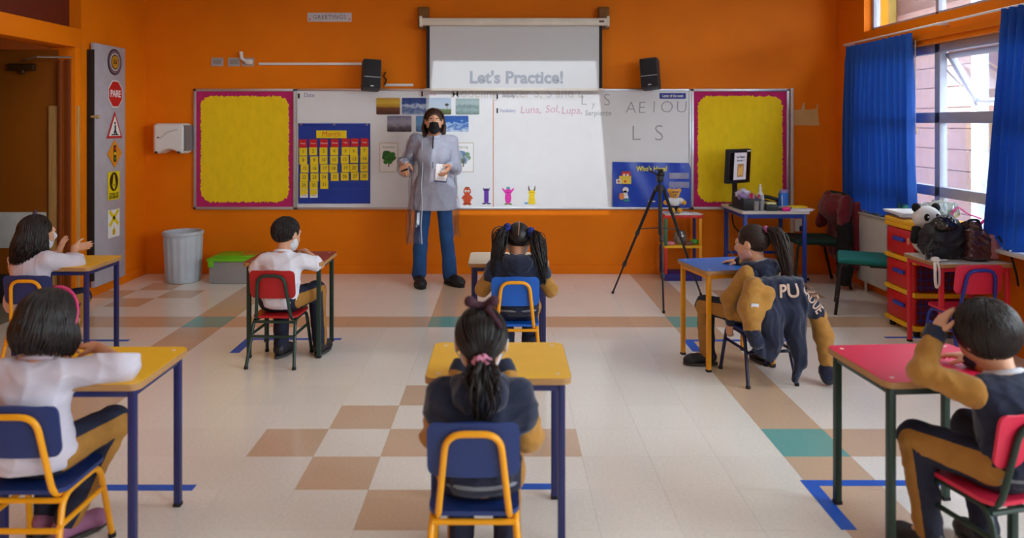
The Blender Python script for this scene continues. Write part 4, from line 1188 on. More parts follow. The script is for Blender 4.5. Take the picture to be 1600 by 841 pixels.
# ------------------------------------------------------------------ waste bin
wb_ = empty('waste_bin', (-3.06, 7.13, 0)); tag(wb_, 'grey ribbed plastic waste bin against the orange wall', 'bin')
M_bin = mat('bin_grey_blue', (190, 200, 212), 0.5, var=0.04)
def flu(k, z): return 1.0 + (0.034 if (k // 3) % 2 else 0.0) * (1 if 0.03 < z < 0.42 else 0)
MB().lathe([(0.0, 0.004), (0.150, 0.004), (0.152, 0.02), (0.156, 0.045), (0.172, 0.41), (0.174, 0.43), (0.174, 0.455), (0.164, 0.455), (0.158, 0.40), (0.142, 0.03), (0.0, 0.03)], 96, flute=flu).build('bin_shell', M_bin, wb_, smooth=20)
MB().lathe([(0.164, 0.448), (0.184, 0.448), (0.188, 0.458), (0.186, 0.476), (0.176, 0.482), (0.164, 0.478), (0.164, 0.448)], 48).build('rim', M_bin, wb_)

# ------------------------------------------------------------------ storage box with green lid
bx_ = empty('storage_box', (-2.50, 7.16, 0)); tag(bx_, 'clear plastic storage box with lime green lid behind the boy', 'storage box')
M_clear = glassy('clear_plastic', (214, 220, 222), 0.10, 0.08, 0.28)
for c, d in (((0, -0.158, 0.105), (0.52, 0.006, 0.20)), ((0, 0.158, 0.105), (0.52, 0.006, 0.20)), ((-0.258, 0, 0.105), (0.006, 0.31, 0.20)), ((0.258, 0, 0.105), (0.006, 0.31, 0.20)), ((0, 0, 0.006), (0.52, 0.32, 0.006))):
    MB().box(c, d, 0.002).build('box_wall', M_clear, bx_)
MB().box((0, 0, 0.225), (0.56, 0.36, 0.035), 0.012).box((0, 0, 0.248), (0.46, 0.27, 0.016), 0.006).build('lid', mat('lime_green_plastic', (112, 196, 34), 0.4), bx_)
for x in (-0.24, 0.24): MB().box((x, -0.175, 0.19), (0.05, 0.016, 0.06), 0.004).build('clip', mat('lime_green_plastic', (112, 196, 34), 0.4), bx_)
rs = random.Random(4)
for i in range(4):
    c_ = [(90, 96, 120), (150, 140, 130), (120, 60, 110), (60, 80, 130)][i % 4]
    o = MB().box((0, 0, 0), (rs.uniform(0.1, 0.2), 0.10, 0.035), 0.008, rot=(0.1, rs.uniform(-0.25, 0.25), rs.uniform(-0.4, 0.4))).build('packed_item', mat('packed_%d' % (i % 4), c_, 0.6), None, (-2.50 + rs.uniform(-0.13, 0.13), 7.16 + rs.uniform(-0.06, 0.06), 0.036 + 0.05 * (i // 2)))
    tag(o, '%s packed toy inside the clear green-lidded box' % ('slate grey', 'beige', 'plum', 'dark blue')[i], 'toy', 'packed things in the clear box')
o = MB().box((0, 0, 0), (0.17, 0.11, 0.012), 0.003).build('orange_booklet', mat('booklet_ochre', (196, 120, 20), 0.6), None, (-2.40, 7.14, 0.263), (0, 0, 0.15)); tag(o, 'ochre booklet lying on the lime green box lid', 'booklet')

# ------------------------------------------------------------------ teacher's desk
td = empty('teacher_desk', (2.475, 7.05, 0)); tag(td, 'white topped computer desk with blue legs by the pinboard', 'desk')
h = 0.715
MB().rrect(0.62, 0.66, 0.02, h - 0.024, h - 0.002).build('tabletop', mat('edge_white', (206, 202, 196), 0.5), td)
MB().rrect(0.615, 0.655, 0.02, h - 0.002, h).build('laminate_sheet', mat('white_laminate', (226, 222, 216), 0.4), td)
L_cobalt = mat('cobalt_steel_paint', (26, 62, 158), 0.4)
for sx in (-1, 1):
    for sy in (-1, 1):
        g = MB().box((sx * 0.27, sy * 0.29, h / 2 - 0.008), (0.032, 0.032, h - 0.04), 0.003).build('leg', L_cobalt, td)
        MB().box((sx * 0.27, sy * 0.29, 0.008), (0.036, 0.036, 0.016), 0.003).build('foot_cap', M_foot, g)
for sy in (-1, 1): MB().box((0, sy * 0.29, h - 0.045), (0.54, 0.026, 0.04), 0.002).build('apron_rail', L_cobalt, td)
for sx in (-1, 1): MB().box((sx * 0.27, 0, h - 0.045), (0.026, 0.58, 0.04), 0.002).build('apron_rail', L_cobalt, td)
MB().box((0, 0.29, 0.24), (0.54, 0.026, 0.026), 0.002).build('foot_rail', L_cobalt, td)

# monitor
mo = empty('computer_monitor', (2.275, 7.19, h), math.radians(36)); tag(mo, 'black computer monitor showing a page on the teacher desk', 'monitor')
MB().disc(0.10, 0, 0.012, n=28, ry=0.075).build('foot', M_black, mo)
MB().box((0, 0.035, 0.11), (0.05, 0.03, 0.22), 0.008).build('neck', M_black, mo)
sc_ = MB().box((0, 0, 0), (0.35, 0.045, 0.33), 0.008).build('housing', M_black, mo, (0, 0.0, 0.385), (0.06, 0, 0))
def glow(name, rgb, st):
    m = mat(name, rgb, 0.3, var=0.0); b = m.node_tree.nodes['Principled BSDF']; b.inputs['Emission Color'].default_value = lin(rgb); b.inputs['Emission Strength'].default_value = st; return m
MB().box((0, -0.0235, 0.0), (0.30, 0.002, 0.27)).build('dark_screen_area', mat('screen_black', (14, 14, 16), 0.2), sc_)
pg = MB().box((0.005, -0.0252, 0.0), (0.19, 0.0016, 0.262)).build('screen_page', glow('page_glow', (166, 158, 166), 0.25), sc_)
text('page_heading', 'Los Tramos', 0.032, M_k, sc_, (0.005, -0.0265, 0.09), WALL_B, sx=0.8, bold=0.0008); text('page_line', 'Orientación nº 1', 0.026, M_k, sc_, (0.005, -0.0265, 0.055), WALL_B, sx=0.7)
MB().box((0.01, -0.0268, -0.04), (0.095, 0.001, 0.125)).build('page_picture', glow('picture_glow', (150, 110, 60), 0.15), sc_)
MB().poly([(-0.03, -0.09), (0.05, -0.09), (0.04, 0.01), (0.0, -0.02), (-0.02, 0.01)], 0, 0.001).build('picture_shape', glow('picture_shape_glow', (196, 150, 84), 0.15), sc_, (0, -0.0275, 0), WALL_B)
MB().box((0.13, -0.0245, 0.146), (0.05, 0.003, 0.015)).build('sticker', M_paper, sc_)

DZ_ = h
def on_desk(name, mb, m, x, y, label, cat, rz=0.0, z=0.0, group='clutter on the teacher desk', smooth=35):
    o = mb.build(name, m, None, (x, y, DZ_ + z), (0, 0, rz), smooth); tag(o, label, cat, group); return o
# black open organiser box
ob = empty('desk_organiser', (2.27, 6.93, DZ_), 0.05); tag(ob, 'black open organiser box at the desk edge below the monitor', 'box', 'clutter on the teacher desk')
for c, d in (((0, 0, 0.004), (0.16, 0.30, 0.008)), ((-0.078, 0, 0.055), (0.006, 0.30, 0.11)), ((0.078, 0, 0.055), (0.006, 0.30, 0.11)), ((0, 0.147, 0.055), (0.16, 0.006, 0.11)), ((0, -0.147, 0.055), (0.16, 0.006, 0.11)), ((0, 0.0, 0.05), (0.15, 0.006, 0.09))):
    MB().box(c, d, 0.002).build('box_wall', M_black, ob)
def crumple(name, c, r, m, label, cat, seed, amp=0.012, grp='clutter on the teacher desk'):
    s = Sdf(0.006); s.ell((0, 0, 0), r, k=0.01); s.noise = folds(amp, 70, seed)
    o = sdf_obj(name, s, m, None, c); tag(o, label, cat, grp); return o
crumple('crumpled_tissue', (2.26, 6.98, DZ_ + 0.135), (0.07, 0.06, 0.045), mat('lilac_white_tissue', (206, 204, 226), 0.8), 'crumpled lilac white tissue heap in the black organiser', 'tissue', 1)
crumple('plastic_bag', (2.22, 6.88, DZ_ + 0.118), (0.04, 0.05, 0.035), mat('lilac_plastic_bag', (150, 130, 180), 0.4), 'small lilac plastic bag in the black organiser', 'bag', 5)
for i, (dx, dy, c_, nm) in enumerate(((0.03, -0.08, (220, 60, 130), 'pink'), (0.05, -0.06, (236, 140, 180), 'pale pink'), (0.02, -0.06, (180, 30, 70), 'crimson'), (0.055, -0.10, (206, 40, 60), 'red'))):
    o = on_desk('marker', MB().lathe([(0.0, 0), (0.011, 0), (0.011, 0.10), (0.009, 0.103), (0.009, 0.14), (0.0, 0.142)], 10), mat('marker_%s' % nm.replace(' ', '_'), c_, 0.4), 2.27 + dx, 6.93 + dy, '%s marker standing in the black organiser box' % nm, 'marker', z=0.012)
    o.rotation_euler = (0.12 * (i - 1.5), 0.1 * (i - 1), 0)
# white spray bottle
sp_ = empty('spray_bottle', (2.42, 6.98, DZ_)); tag(sp_, 'white spray bottle behind the pens on the teacher desk', 'bottle', 'clutter on the teacher desk')
MB().lathe([(0, 0), (0.034, 0), (0.036, 0.01), (0.036, 0.10), (0.028, 0.135), (0.015, 0.155), (0.014, 0.175), (0.0, 0.175)], 20).build('bottle_body', M_white, sp_)
MB().lathe([(0.016, 0.172), (0.016, 0.19), (0.010, 0.195), (0.009, 0.225), (0.0, 0.227)], 14).build('nozzle', M_white, sp_)
# glass pen pots and pens
for i, (x, y) in enumerate(((2.315, 6.79), (2.37, 6.80))):
    o = on_desk('pen_pot', MB().lathe([(0, 0.002), (0.026, 0.002), (0.028, 0.09), (0.025, 0.09), (0.023, 0.006), (0, 0.006)], 18), glassy('pot_glass', (224, 230, 232), 0.14, 0.04, 0.18), x, y, ('clear pen pot nearer the organiser box', 'clear pen pot nearer the black tray')[i], 'pot')
    for k in range(3):
        g = MB().tube([(0, 0, 0.008), (0.012 * math.cos(k * 2.1 + i), 0.012 * math.sin(k * 2.1 + i), 0.14)], 0.0035, 6).build('pen', mat('pen_%d' % ((k + i) % 4), [(30, 30, 34), (180, 120, 50), (40, 70, 160), (200, 200, 206)][(k + i) % 4], 0.4), None, (x, y, DZ_)); tag(g, '%s pen in the clear pot nearer the %s' % (('black', 'tan', 'blue', 'silver')[(k + i) % 4], ('organiser box', 'black tray')[i]), 'pen', 'pens in the clear pots')
# black tray, tape dispenser, phone, disc, flask, folders
tr = on_desk('black_tray', MB().box((0, 0, 0.03), (0.11, 0.09, 0.06), 0.006), mat('tray_black', (30, 34, 36), 0.4), 2.45, 6.80, 'low black tray with pale note pad on the teacher desk', 'tray')
on_desk('note_pad', MB().box((0, 0, 0.008), (0.085, 0.07, 0.016), 0.002), mat('pad_pale_yellow', (226, 222, 160), 0.7), 2.45, 6.80, 'pale yellow note pad on the black tray', 'note pad', z=0.06)
on_desk('dish', MB().lathe([(0, 0.002), (0.07, 0.002), (0.085, 0.02), (0.085, 0.03), (0.078, 0.03), (0.066, 0.012), (0, 0.01)], 28), mat('dish_grey', (96, 104, 118), 0.3), 2.575, 6.84, 'round grey dish on the teacher desk', 'dish')
on_desk('dish_pile', MB().lathe([(0, 0.012), (0.06, 0.012), (0.05, 0.03), (0.0, 0.04)], 18), mat('dish_pile_grey', (150, 160, 176), 0.4), 2.575, 6.84, 'small grey heap lying in the round grey dish', 'clips')
o = MB().tube([(0, 0, 0), (0.0, 0.01, 0.10)], 0.004, 6).build('stylus', M_paper, None, (2.575, 6.84, DZ_ + 0.035)); tag(o, 'thin white stick standing in the grey dish', 'stick')
ph = empty('desk_telephone', (2.53, 7.05, DZ_), -0.2); tag(ph, 'black desk telephone behind the grey dish', 'telephone', 'clutter on the teacher desk')
MB().poly([(-0.10, 0), (0.10, 0), (0.10, 0.04), (-0.10, 0.085)], -0.08, 0.08).build('telephone_base', M_black, ph, (0, 0, 0), WALL_B)
MB().tube(spline([(-0.09, -0.055, 0.10), (-0.03, -0.055, 0.105), (0.05, -0.055, 0.085), (0.10, -0.055, 0.06)], 4), 0.018, 10).build('handset', M_black, ph)
fk = empty('water_flask', (2.625, 6.95, DZ_)); tag(fk, 'blue drinking flask with lilac cap on the teacher desk', 'flask', 'clutter on the teacher desk')
MB().lathe([(0, 0), (0.043, 0), (0.045, 0.006), (0.045, 0.135), (0.038, 0.15), (0.0, 0.15)], 24).build('flask_body', mat('flask_blue', (40, 116, 214), 0.35), fk)
MB().lathe([(0.036, 0.15), (0.036, 0.172), (0.030, 0.178), (0.0, 0.178)], 20).build('flask_cap', mat('flask_cap_lilac', (150, 140, 196), 0.4), fk)
MB().tube([(0.030, 0, 0.155), (0.052, 0, 0.17), (0.052, 0, 0.19), (0.03, 0, 0.185)], 0.006, 8).build('carry_loop', mat('loop_purple', (98, 88, 170), 0.4), fk)
on_desk('paper_stack', MB().box((0, 0, 0.006), (0.24, 0.17, 0.012), 0.001).box((0.03, -0.01, 0.014), (0.21, 0.15, 0.004), 0.001, rot=(0, 0, 0.2)), M_paper, 2.70, 6.83, 'stack of white papers jutting over the desk corner', 'papers', -0.06)
on_desk('yellow_folder', MB().box((0, 0, 0.008), (0.20, 0.12, 0.014), 0.002), mat('folder_yellow', (240, 206, 20), 0.5), 2.705, 6.90, 'flat yellow folder on the papers beside the flask', 'folder', 0.05, z=0.017)
on_desk('pink_stapler', MB().box((0, 0, 0.02), (0.075, 0.035, 0.04), 0.014), mat('hot_pink_plastic', (232, 30, 140), 0.35), 2.57, 6.735, 'small hot pink stapler at the desk front edge', 'stapler')
# cables under the desk
for i, p in enumerate((((2.24, 7.36, 0.69), (2.22, 7.30, 0.45), (2.25, 7.33, 0.25), (2.42, 7.30, 0.02)), ((2.28, 7.38, 0.69), (2.29, 7.36, 0.5), (2.40, 7.35, 0.35), (2.33, 7.36, 0.02)), ((2.36, 7.38, 0.69), (2.42, 7.36, 0.55), (2.35, 7.34, 0.42), (2.36, 7.36, 0.02)))):
    o = MB().tube(spline(p, 6), 0.007, 6).build('loose_cable', (mat('cable_grey', (130, 120, 126), 0.5), M_black, M_black)[i], None); tag(o, ('grey cable looping down under the teacher desk', 'black cable dropping behind the teacher desk leg', 'bent black cable under the teacher desk middle')[i], 'cable', 'cables under the teacher desk')

# ------------------------------------------------------------------ painted shelf stand with plush bear
cs = empty('painted_shelf_stand', (1.735, 7.255, 0)); tag(cs, 'small shelf stand in red, yellow and navy behind the tripod', 'shelf')
cw_, cd_, ch_ = 0.36, 0.25, 0.63
L_purp = mat('purple_navy_paint', (44, 32, 120), 0.5); L_tom = mat('tomato_red_paint', (206, 40, 34), 0.5)
MB().box((0, 0, 0.055), (cw_, cd_, 0.02), 0.003).build('bottom_shelf', L_purp, cs)
MB().box((0, -cd_ / 2 + 0.008, 0.025), (cw_, 0.016, 0.05), 0.002).build('plinth', L_purp, cs)
MB().box((0, 0, 0.325), (cw_, cd_, 0.022), 0.003).build('middle_shelf', mat('shelf_yellow_paint', (238, 182, 20), 0.5), cs)
MB().box((0, 0, ch_ - 0.014), (cw_ + 0.02, cd_ + 0.01, 0.028), 0.003).build('top_shelf', L_tom, cs)
for sx, sy, z0, z1, m in ((-1, -1, 0.06, 0.32, L_tom), (-1, -1, 0.33, ch_ - 0.02, mat('post_green', (40, 110, 84), 0.5)), (-1, 1, 0.06, 0.32, L_purp), (-1, 1, 0.33, ch_ - 0.02, L_tom), (1, -1, 0.06, 0.32, L_yel), (1, -1, 0.33, ch_ - 0.02, L_yel), (1, 1, 0.06, 0.32, L_purp), (1, 1, 0.33, ch_ - 0.02, L_purp)):
    MB().box((sx * (cw_ / 2 - 0.014), sy * (cd_ / 2 - 0.014), (z0 + z1) / 2), (0.026, 0.026, z1 - z0), 0.002).build('post', m, cs)
o = MB().box((0, 0, 0.003), (0.34, 0.22, 0.006), 0.001).box((0.04, -0.03, 0.008), (0.28, 0.20, 0.004), 0.001, rot=(0, 0, 0.15)).box((-0.04, 0.0, 0.012), (0.26, 0.2, 0.004), 0.001, rot=(0, 0, -0.12)).build('paper_pile', M_paper, None, (1.735, 7.24, ch_ + 0.0005)); tag(o, 'loose white papers on top of the painted shelf stand', 'papers')
o = MB().lathe([(0, 0.003), (0.05, 0.003), (0.06, 0.02), (0.06, 0.09), (0.045, 0.115), (0.045, 0.13), (0.049, 0.13), (0.049, 0.112), (0.064, 0.09), (0.064, 0.018), (0.052, 0.0), (0, 0.0)], 24).build('glass_jar', glassy('jar_glass', (216, 214, 200), 0.16, 0.04, 0.12), None, (1.73, 7.25, 0.337)); tag(o, 'round glass jar on the yellow middle shelf', 'jar')
crumple('jar_filling', (1.73, 7.25, 0.337 + 0.042), (0.045, 0.045, 0.034), mat('filling_tan', (150, 120, 80), 0.8), 'tan filling inside the round glass jar', 'filling', 8, 0.006, 'things on the painted shelf stand')
o = MB().box((0, 0, 0.014), (0.08, 0.10, 0.028), 0.01).build('pink_soap_dish', mat('soap_pink', (214, 130, 140), 0.4), None, (1.625, 7.22, 0.337)); tag(o, 'pink dish beside the glass jar', 'dish')
o = MB().ball((0, 0, 0.028), (0.045, 0.035, 0.028), 12).build('green_ball', mat('toy_green', (70, 170, 60), 0.5), None, (1.86, 7.20, 0.336)); tag(o, 'small green toy at the shelf end', 'toy')
o = MB().box((0, 0, 0.016), (0.09, 0.07, 0.032), 0.012).build('brown_pouch', mat('pouch_brown', (110, 74, 66), 0.7), None, (1.80, 7.18, 0.336), (0, 0, 0.3)); tag(o, 'small brown pouch between glass jar and green toy', 'pouch')
# plush bear
be = empty('plush_bear', (1.665, 7.21, ch_ + 0.016)); tag(be, 'yellow plush bear in a white shirt on the shelf stand', 'plush toy')
s = Sdf(0.005)
s.ell((0, 0, 0.085), (0.045, 0.04, 0.062)).ell((0, -0.005, 0.185), (0.052, 0.046, 0.048), k=0.015)
for sx in (-1, 1):
    s.ell((sx * 0.048, 0, 0.215), (0.022, 0.014, 0.022), k=0.01).cone((sx * 0.04, -0.005, 0.125), (sx * 0.088, -0.03, 0.10), 0.022, 0.024, k=0.015).cone((sx * 0.028, -0.01, 0.04), (sx * 0.035, -0.09, 0.03), 0.026, 0.024, k=0.015)
sdf_obj('body', s, mat('plush_yellow', (224, 164, 24), 0.95, var=0.1, vscale=60, bump=0.6, bscale=300, sheen=0.4), be)
s = Sdf(0.005); s.ell((0, -0.002, 0.10), (0.052, 0.046, 0.056)).cone((-0.04, -0.005, 0.128), (-0.066, -0.02, 0.113), 0.029, 0.028, k=0.01).cone((0.04, -0.005, 0.128), (0.066, -0.02, 0.113), 0.029, 0.028, k=0.01).cut((0, 0, 0.062), (0, 0, -1)).cut((0, 0, 0.145), (0, 0, 1))
s2 = Sdf(0.005); s2.ell((0, -0.002, 0.055), (0.048, 0.043, 0.036)).cone((-0.028, -0.012, 0.042), (-0.033, -0.055, 0.034), 0.030, 0.030, k=0.01).cone((0.028, -0.012, 0.042), (0.033, -0.055, 0.034), 0.030, 0.030, k=0.01)
sdf_obj('shorts', s2, mat('plush_shorts_navy', (26, 28, 60), 0.9), be)
sdf_obj('shirt', s, mat('plush_shirt_white', (222, 226, 232), 0.9), be)
MB().ball((0, -0.046, 0.172), (0.022, 0.016, 0.016), 12).build('muzzle', mat('plush_muzzle', (196, 150, 120), 0.9), be)
MB().ball((0, -0.060, 0.180), (0.008, 0.006, 0.006), 8).build('nose', M_black, be)
for sx in (-1, 1): MB().ball((sx * 0.018, -0.046, 0.198), 0.006, 8).build('eye', M_black, be)
MB().tube([(-0.036, -0.046, 0.205), (0.0, -0.052, 0.207), (0.036, -0.046, 0.205)], 0.004, 6).build('glasses_strip', mat('glasses_purple', (110, 70, 130), 0.4), be)

# ------------------------------------------------------------------ tripod
ap = Vector((1.344, 6.35, 0)); tp = empty('camera_tripod', ap); tag(tp, 'black camera tripod with spread legs before the painted shelf stand', 'tripod')
feet = [Vector((0.98, 6.60, 0.0)) - ap, Vector((1.284, 5.92, 0.0)) - ap, Vector((1.742, 6.53, 0.0)) - ap]
top_ = Vector((0, 0, 0.955))
for f in feet:
    dirn = Vector((f.x, f.y, 0)).normalized()
    a = top_ + dirn * 0.035
    b = Vector((f.x, f.y, 0.012))
    g = MB().tube([a, a.lerp(b, 0.42)], 0.014, 8).tube([a.lerp(b, 0.40), a.lerp(b, 0.72)], 0.011, 8).tube([a.lerp(b, 0.70), b], 0.008, 8).build('leg', M_black, tp)
    for t in (0.42, 0.72): MB().tube([a.lerp(b, t - 0.02), a.lerp(b, t + 0.02)], 0.018, 8).build('leg_lock', M_dark, g)
    MB().ball(b, 0.013, 8).build('rubber_foot', M_foot, g)
    MB().tube([(0, 0, 0.62), a.lerp(b, 0.38)], 0.005, 6).build('spreader_arm', M_dark, tp)
MB().tube([(0, 0, 0.56), (0, 0, 1.02)], 0.013, 10).build('centre_column', M_dark, tp)
MB().lathe([(0.0, 0.93), (0.04, 0.93), (0.042, 0.96), (0.03, 0.985), (0.0, 0.985)], 16).build('shoulder', M_black, tp)
MB().box((0, 0, 1.04), (0.055, 0.055, 0.06), 0.012).ball((0.01, 0, 1.08), 0.032, 12).build('pan_head', M_black, tp)
MB().box((0, 0, 1.115), (0.05, 0.06, 0.016), 0.004).build('quick_plate', M_black, tp)
MB().tube([(0, 0, 1.06), (-0.07, 0.0, 1.10), (-0.09, 0, 1.105)], 0.008, 8).build('pan_handle', M_black, tp)

# ------------------------------------------------------------------ adults' chairs with teal seats
def big_chair(x, y, rz, label, seatm):
    o = empty('stacking_chair', (x, y, 0), rz)
    s = Sdf(0.009); s.rbox((0, 0.02, 0.425), (0.44, 0.42, 0.045), 0.022, k=0.01).ell((0, 0.02, 0.60), (0.25, 0.25, 0.16), k=0.02, sub=True); sdf_obj('seat', s, seatm, o)
    MB().rrect(0.40, 0.38, 0.06, 0.396, 0.408, (0, 0.02)).build('seat_shell', M_black, o)
    rows = [[(u / 8 * 0.21, -0.235 - 0.05 * t + 0.03 * (u / 8) ** 2, 0.60 + 0.26 * t) for u in range(-8, 9)] for t in (0, 0.25, 0.5, 0.75, 1)]
    MB().sheet(rows, 0.03).build('backrest', seatm, o, smooth=60)
    for sx in (-1, 1):
        MB().tube(bend([(sx * 0.19, 0.15, 0.40), (sx * 0.20, 0.20, 0.39), (sx * 0.235, 0.245, 0.0)], 0.04), 0.013, 8).build('leg', M_black, o)
        MB().tube(bend([(sx * 0.19, -0.10, 0.40), (sx * 0.20, -0.16, 0.39), (sx * 0.235, -0.26, 0.0)], 0.04), 0.013, 8).build('leg', M_black, o)
        MB().tube(bend([(sx * 0.19, 0.0, 0.395), (sx * 0.19, -0.19, 0.395), (sx * 0.175, -0.25, 0.66)], 0.06), 0.012, 8).build('back_upright', M_black, o)
    tag(o, label, 'chair', 'adult chairs by the radiator')
    return o
M_teal = mat('teal_seat_cloth', (14, 116, 112), 0.85, bump=0.3, bscale=250); M_dteal = mat('dark_green_seat_cloth', (20, 56, 48), 0.85, bump=0.3, bscale=250)
big_chair(2.95, 5.99, math.radians(66), 'teal seated stacking chair beside the drawer tower', M_teal)
big_chair(2.93, 7.02, math.radians(86), 'dark green stacking chair in the corner under the maroon jacket', M_dteal)
# maroon jacket over the corner chair, black coat below it
s = Sdf(0.010)
s.ell((-0.03, 0, 0.72), (0.17, 0.22, 0.13), k=0.05).rbox((0.03, 0, 0.50), (0.20, 0.40, 0.56), 0.07, k=0.06).cone((-0.05, -0.20, 0.80), (-0.10, -0.26, 0.62), 0.06, 0.05, k=0.04).cone((-0.03, 0.2, 0.8), (-0.10, 0.22, 0.55), 0.06, 0.05, k=0.04).cone((0.05, -0.23, 0.74), (0.03, -0.25, 0.22), 0.06, 0.055, k=0.04)
s.noise = folds(0.010, 26, 3, (1, 1, 0.5))
o = sdf_obj('maroon_jacket', s, mat('maroon_fleece', (112, 20, 34), 0.95, bump=0.5, bscale=120, sheen=0.3), None, (3.19, 7.0, 0.0)); tag(o, 'maroon fleece jacket slung over the corner chair back', 'jacket')
s = Sdf(0.010); s.rbox((0, 0, 0.33), (0.10, 0.18, 0.58), 0.05, k=0.02); s.noise = folds(0.010, 24, 8, (1, 1, 0.4))
o = sdf_obj('black_coat', s, mat('black_cloth', (18, 18, 20), 0.95), None, (3.10, 6.74, 0.0)); tag(o, 'black coat hanging to the floor under the maroon jacket', 'coat')

# ------------------------------------------------------------------ radiator
ra = empty('wall_radiator', (XR, 6.50, 0)); tag(ra, 'pale grey flat wall radiator between corner chair and drawer tower', 'radiator')
MB().box((-0.08, 0, 0.40), (0.11, 0.52, 0.60), 0.012).build('radiator_body', mat('radiator_grey', (196, 196, 192), 0.45), ra)
MB().box((-0.08, 0, 0.705), (0.13, 0.54, 0.018), 0.005).build('top_grille', mat('radiator_top', (176, 172, 160), 0.5), ra)
for i in range(11): MB().box((-0.08, -0.22 + i * 0.0435, 0.716), (0.09, 0.012, 0.006)).build('grille_slat', M_dark, ra)
MB().tube([(-0.08, 0.2, 0.10), (-0.08, 0.2, 0.0)], 0.012, 8).build('pipe', M_white, ra)
MB().tube([(-0.08, -0.2, 0.10), (-0.08, -0.2, 0.0)], 0.012, 8).build('pipe', M_white, ra)

# ------------------------------------------------------------------ drawer tower: red drawers, yellow frames
dt = empty('drawer_tower', (3.09, 5.44, 0)); tag(dt, 'red plastic drawer tower with yellow frames and blue handles', 'drawer unit')
R_pl = mat('red_plastic', (206, 14, 22), 0.35, var=0.05); Y_pl = mat('yellow_plastic', (240, 182, 12), 0.4); B_pl = mat('blue_handle_plastic', (40, 62, 176), 0.4); D_pl = mat('dark_red_basket', (96, 10, 26), 0.5)
DWx, DWy = 0.36, 0.40
for i in range(4):
    z = 0.06 + i * 0.235
    MB().box((0, 0, z), (DWx + 0.02, DWy + 0.02, 0.034), 0.008).build('frame_tray', Y_pl, dt)
for i in range(3):
    z = 0.06 + i * 0.235 + 0.1175
    dr = MB().box((-0.004, 0.0, z), (DWx, DWy - 0.03, 0.19), 0.010).build('drawer', R_pl, dt)
    MB().box((-DWx / 2 - 0.012, 0.0, z + 0.02), (0.02, 0.15, 0.03), 0.008).build('handle', B_pl, dr)
    MB().box((-DWx / 2 - 0.006, 0.0, z + 0.045), (0.006, 0.18, 0.012), 0.003).build('grip_rim', R_pl, dr)
    if i == 2: MB().box((-DWx / 2 - 0.006, -0.12, z + 0.02), (0.003, 0.03, 0.045)).build('label_sticker', mat('label_pinkish', (216, 150, 130), 0.6), dr)
    MB().box((0.0, -DWy / 2 + 0.012, z), (DWx - 0.03, 0.006, 0.175)).build('basket_side', D_pl, dr)
    for k in range(8): MB().box((-DWx / 2 + 0.04 + k * 0.04, -DWy / 2 + 0.007, z), (0.006, 0.006, 0.18)).build('grid_wire', B_pl, dr)
    for k in range(3): MB().box((0, -DWy / 2 + 0.006, z - 0.06 + k * 0.055), (DWx - 0.03, 0.006, 0.006)).build('grid_wire', B_pl, dr)
for sx in (-1, 1):
    for sy in (-1, 1): MB().lathe([(0.0, 0.0), (0.02, 0.0), (0.022, 0.02), (0.02, 0.045), (0, 0.045)], 12).build('caster', M_foot, dt, (sx * 0.15, sy * 0.16, 0))
TZ = 0.06 + 3 * 0.235 + 0.017
MB().box((-0.0, 0.0, TZ + 0.012), (DWx + 0.02, DWy + 0.02, 0.05), 0.012).build('top_tray', Y_pl, dt)
TT = TZ + 0.038
rs = random.Random(3)
for i, (c_, nm) in enumerate((((120, 90, 80), 'brown'), ((226, 228, 236), 'white'), ((206, 212, 226), 'pale blue'), ((238, 238, 240), 'plain white'))):
    o = MB().box((0, 0, 0.005), (0.26, 0.30, 0.009), 0.001).build('exercise_book', mat('book_%s' % nm.replace(' ', '_'), c_, 0.6), None, (3.05 + rs.uniform(-0.02, 0.02), 5.50 + rs.uniform(-0.04, 0.04), TT + i * 0.0105), (0, 0, rs.uniform(-0.3, 0.3))); tag(o, '%s exercise book, %s of the pile on the drawer tower' % (nm, ('lowest', 'second', 'third', 'topmost')[i]), 'book', 'books on the drawer tower')
o = crumple('clear_bag', (3.13, 5.34, TT + 0.075), (0.12, 0.10, 0.06), glassy('pale_green_film', (214, 236, 230), 0.18, 0.12, 0.35), 'crumpled clear greenish bag behind the panda on the drawer tower', 'bag', 11, 0.02, 'soft things by the window')
o = empty('pink_ribbon_toy', (3.20, 5.23, TT)); tag(o, 'bright pink ribbon pieces sticking up by the window', 'ribbon')
MB().tube(spline([(-0.06, 0, 0.02), (0.0, 0.0, 0.10), (0.06, -0.02, 0.06), (0.13, -0.06, 0.03)], 5), 0.014, 8, flat=0.4).build('ribbon', mat('ribbon_pink', (236, 96, 170), 0.5), o)
MB().tube(spline([(0.10, -0.10, 0.0), (0.14, -0.12, 0.05), (0.18, -0.13, 0.085)], 5), 0.022, 8, flat=0.4).build('ribbon_tip', mat('ribbon_hot_pink', (222, 30, 140), 0.5), o)

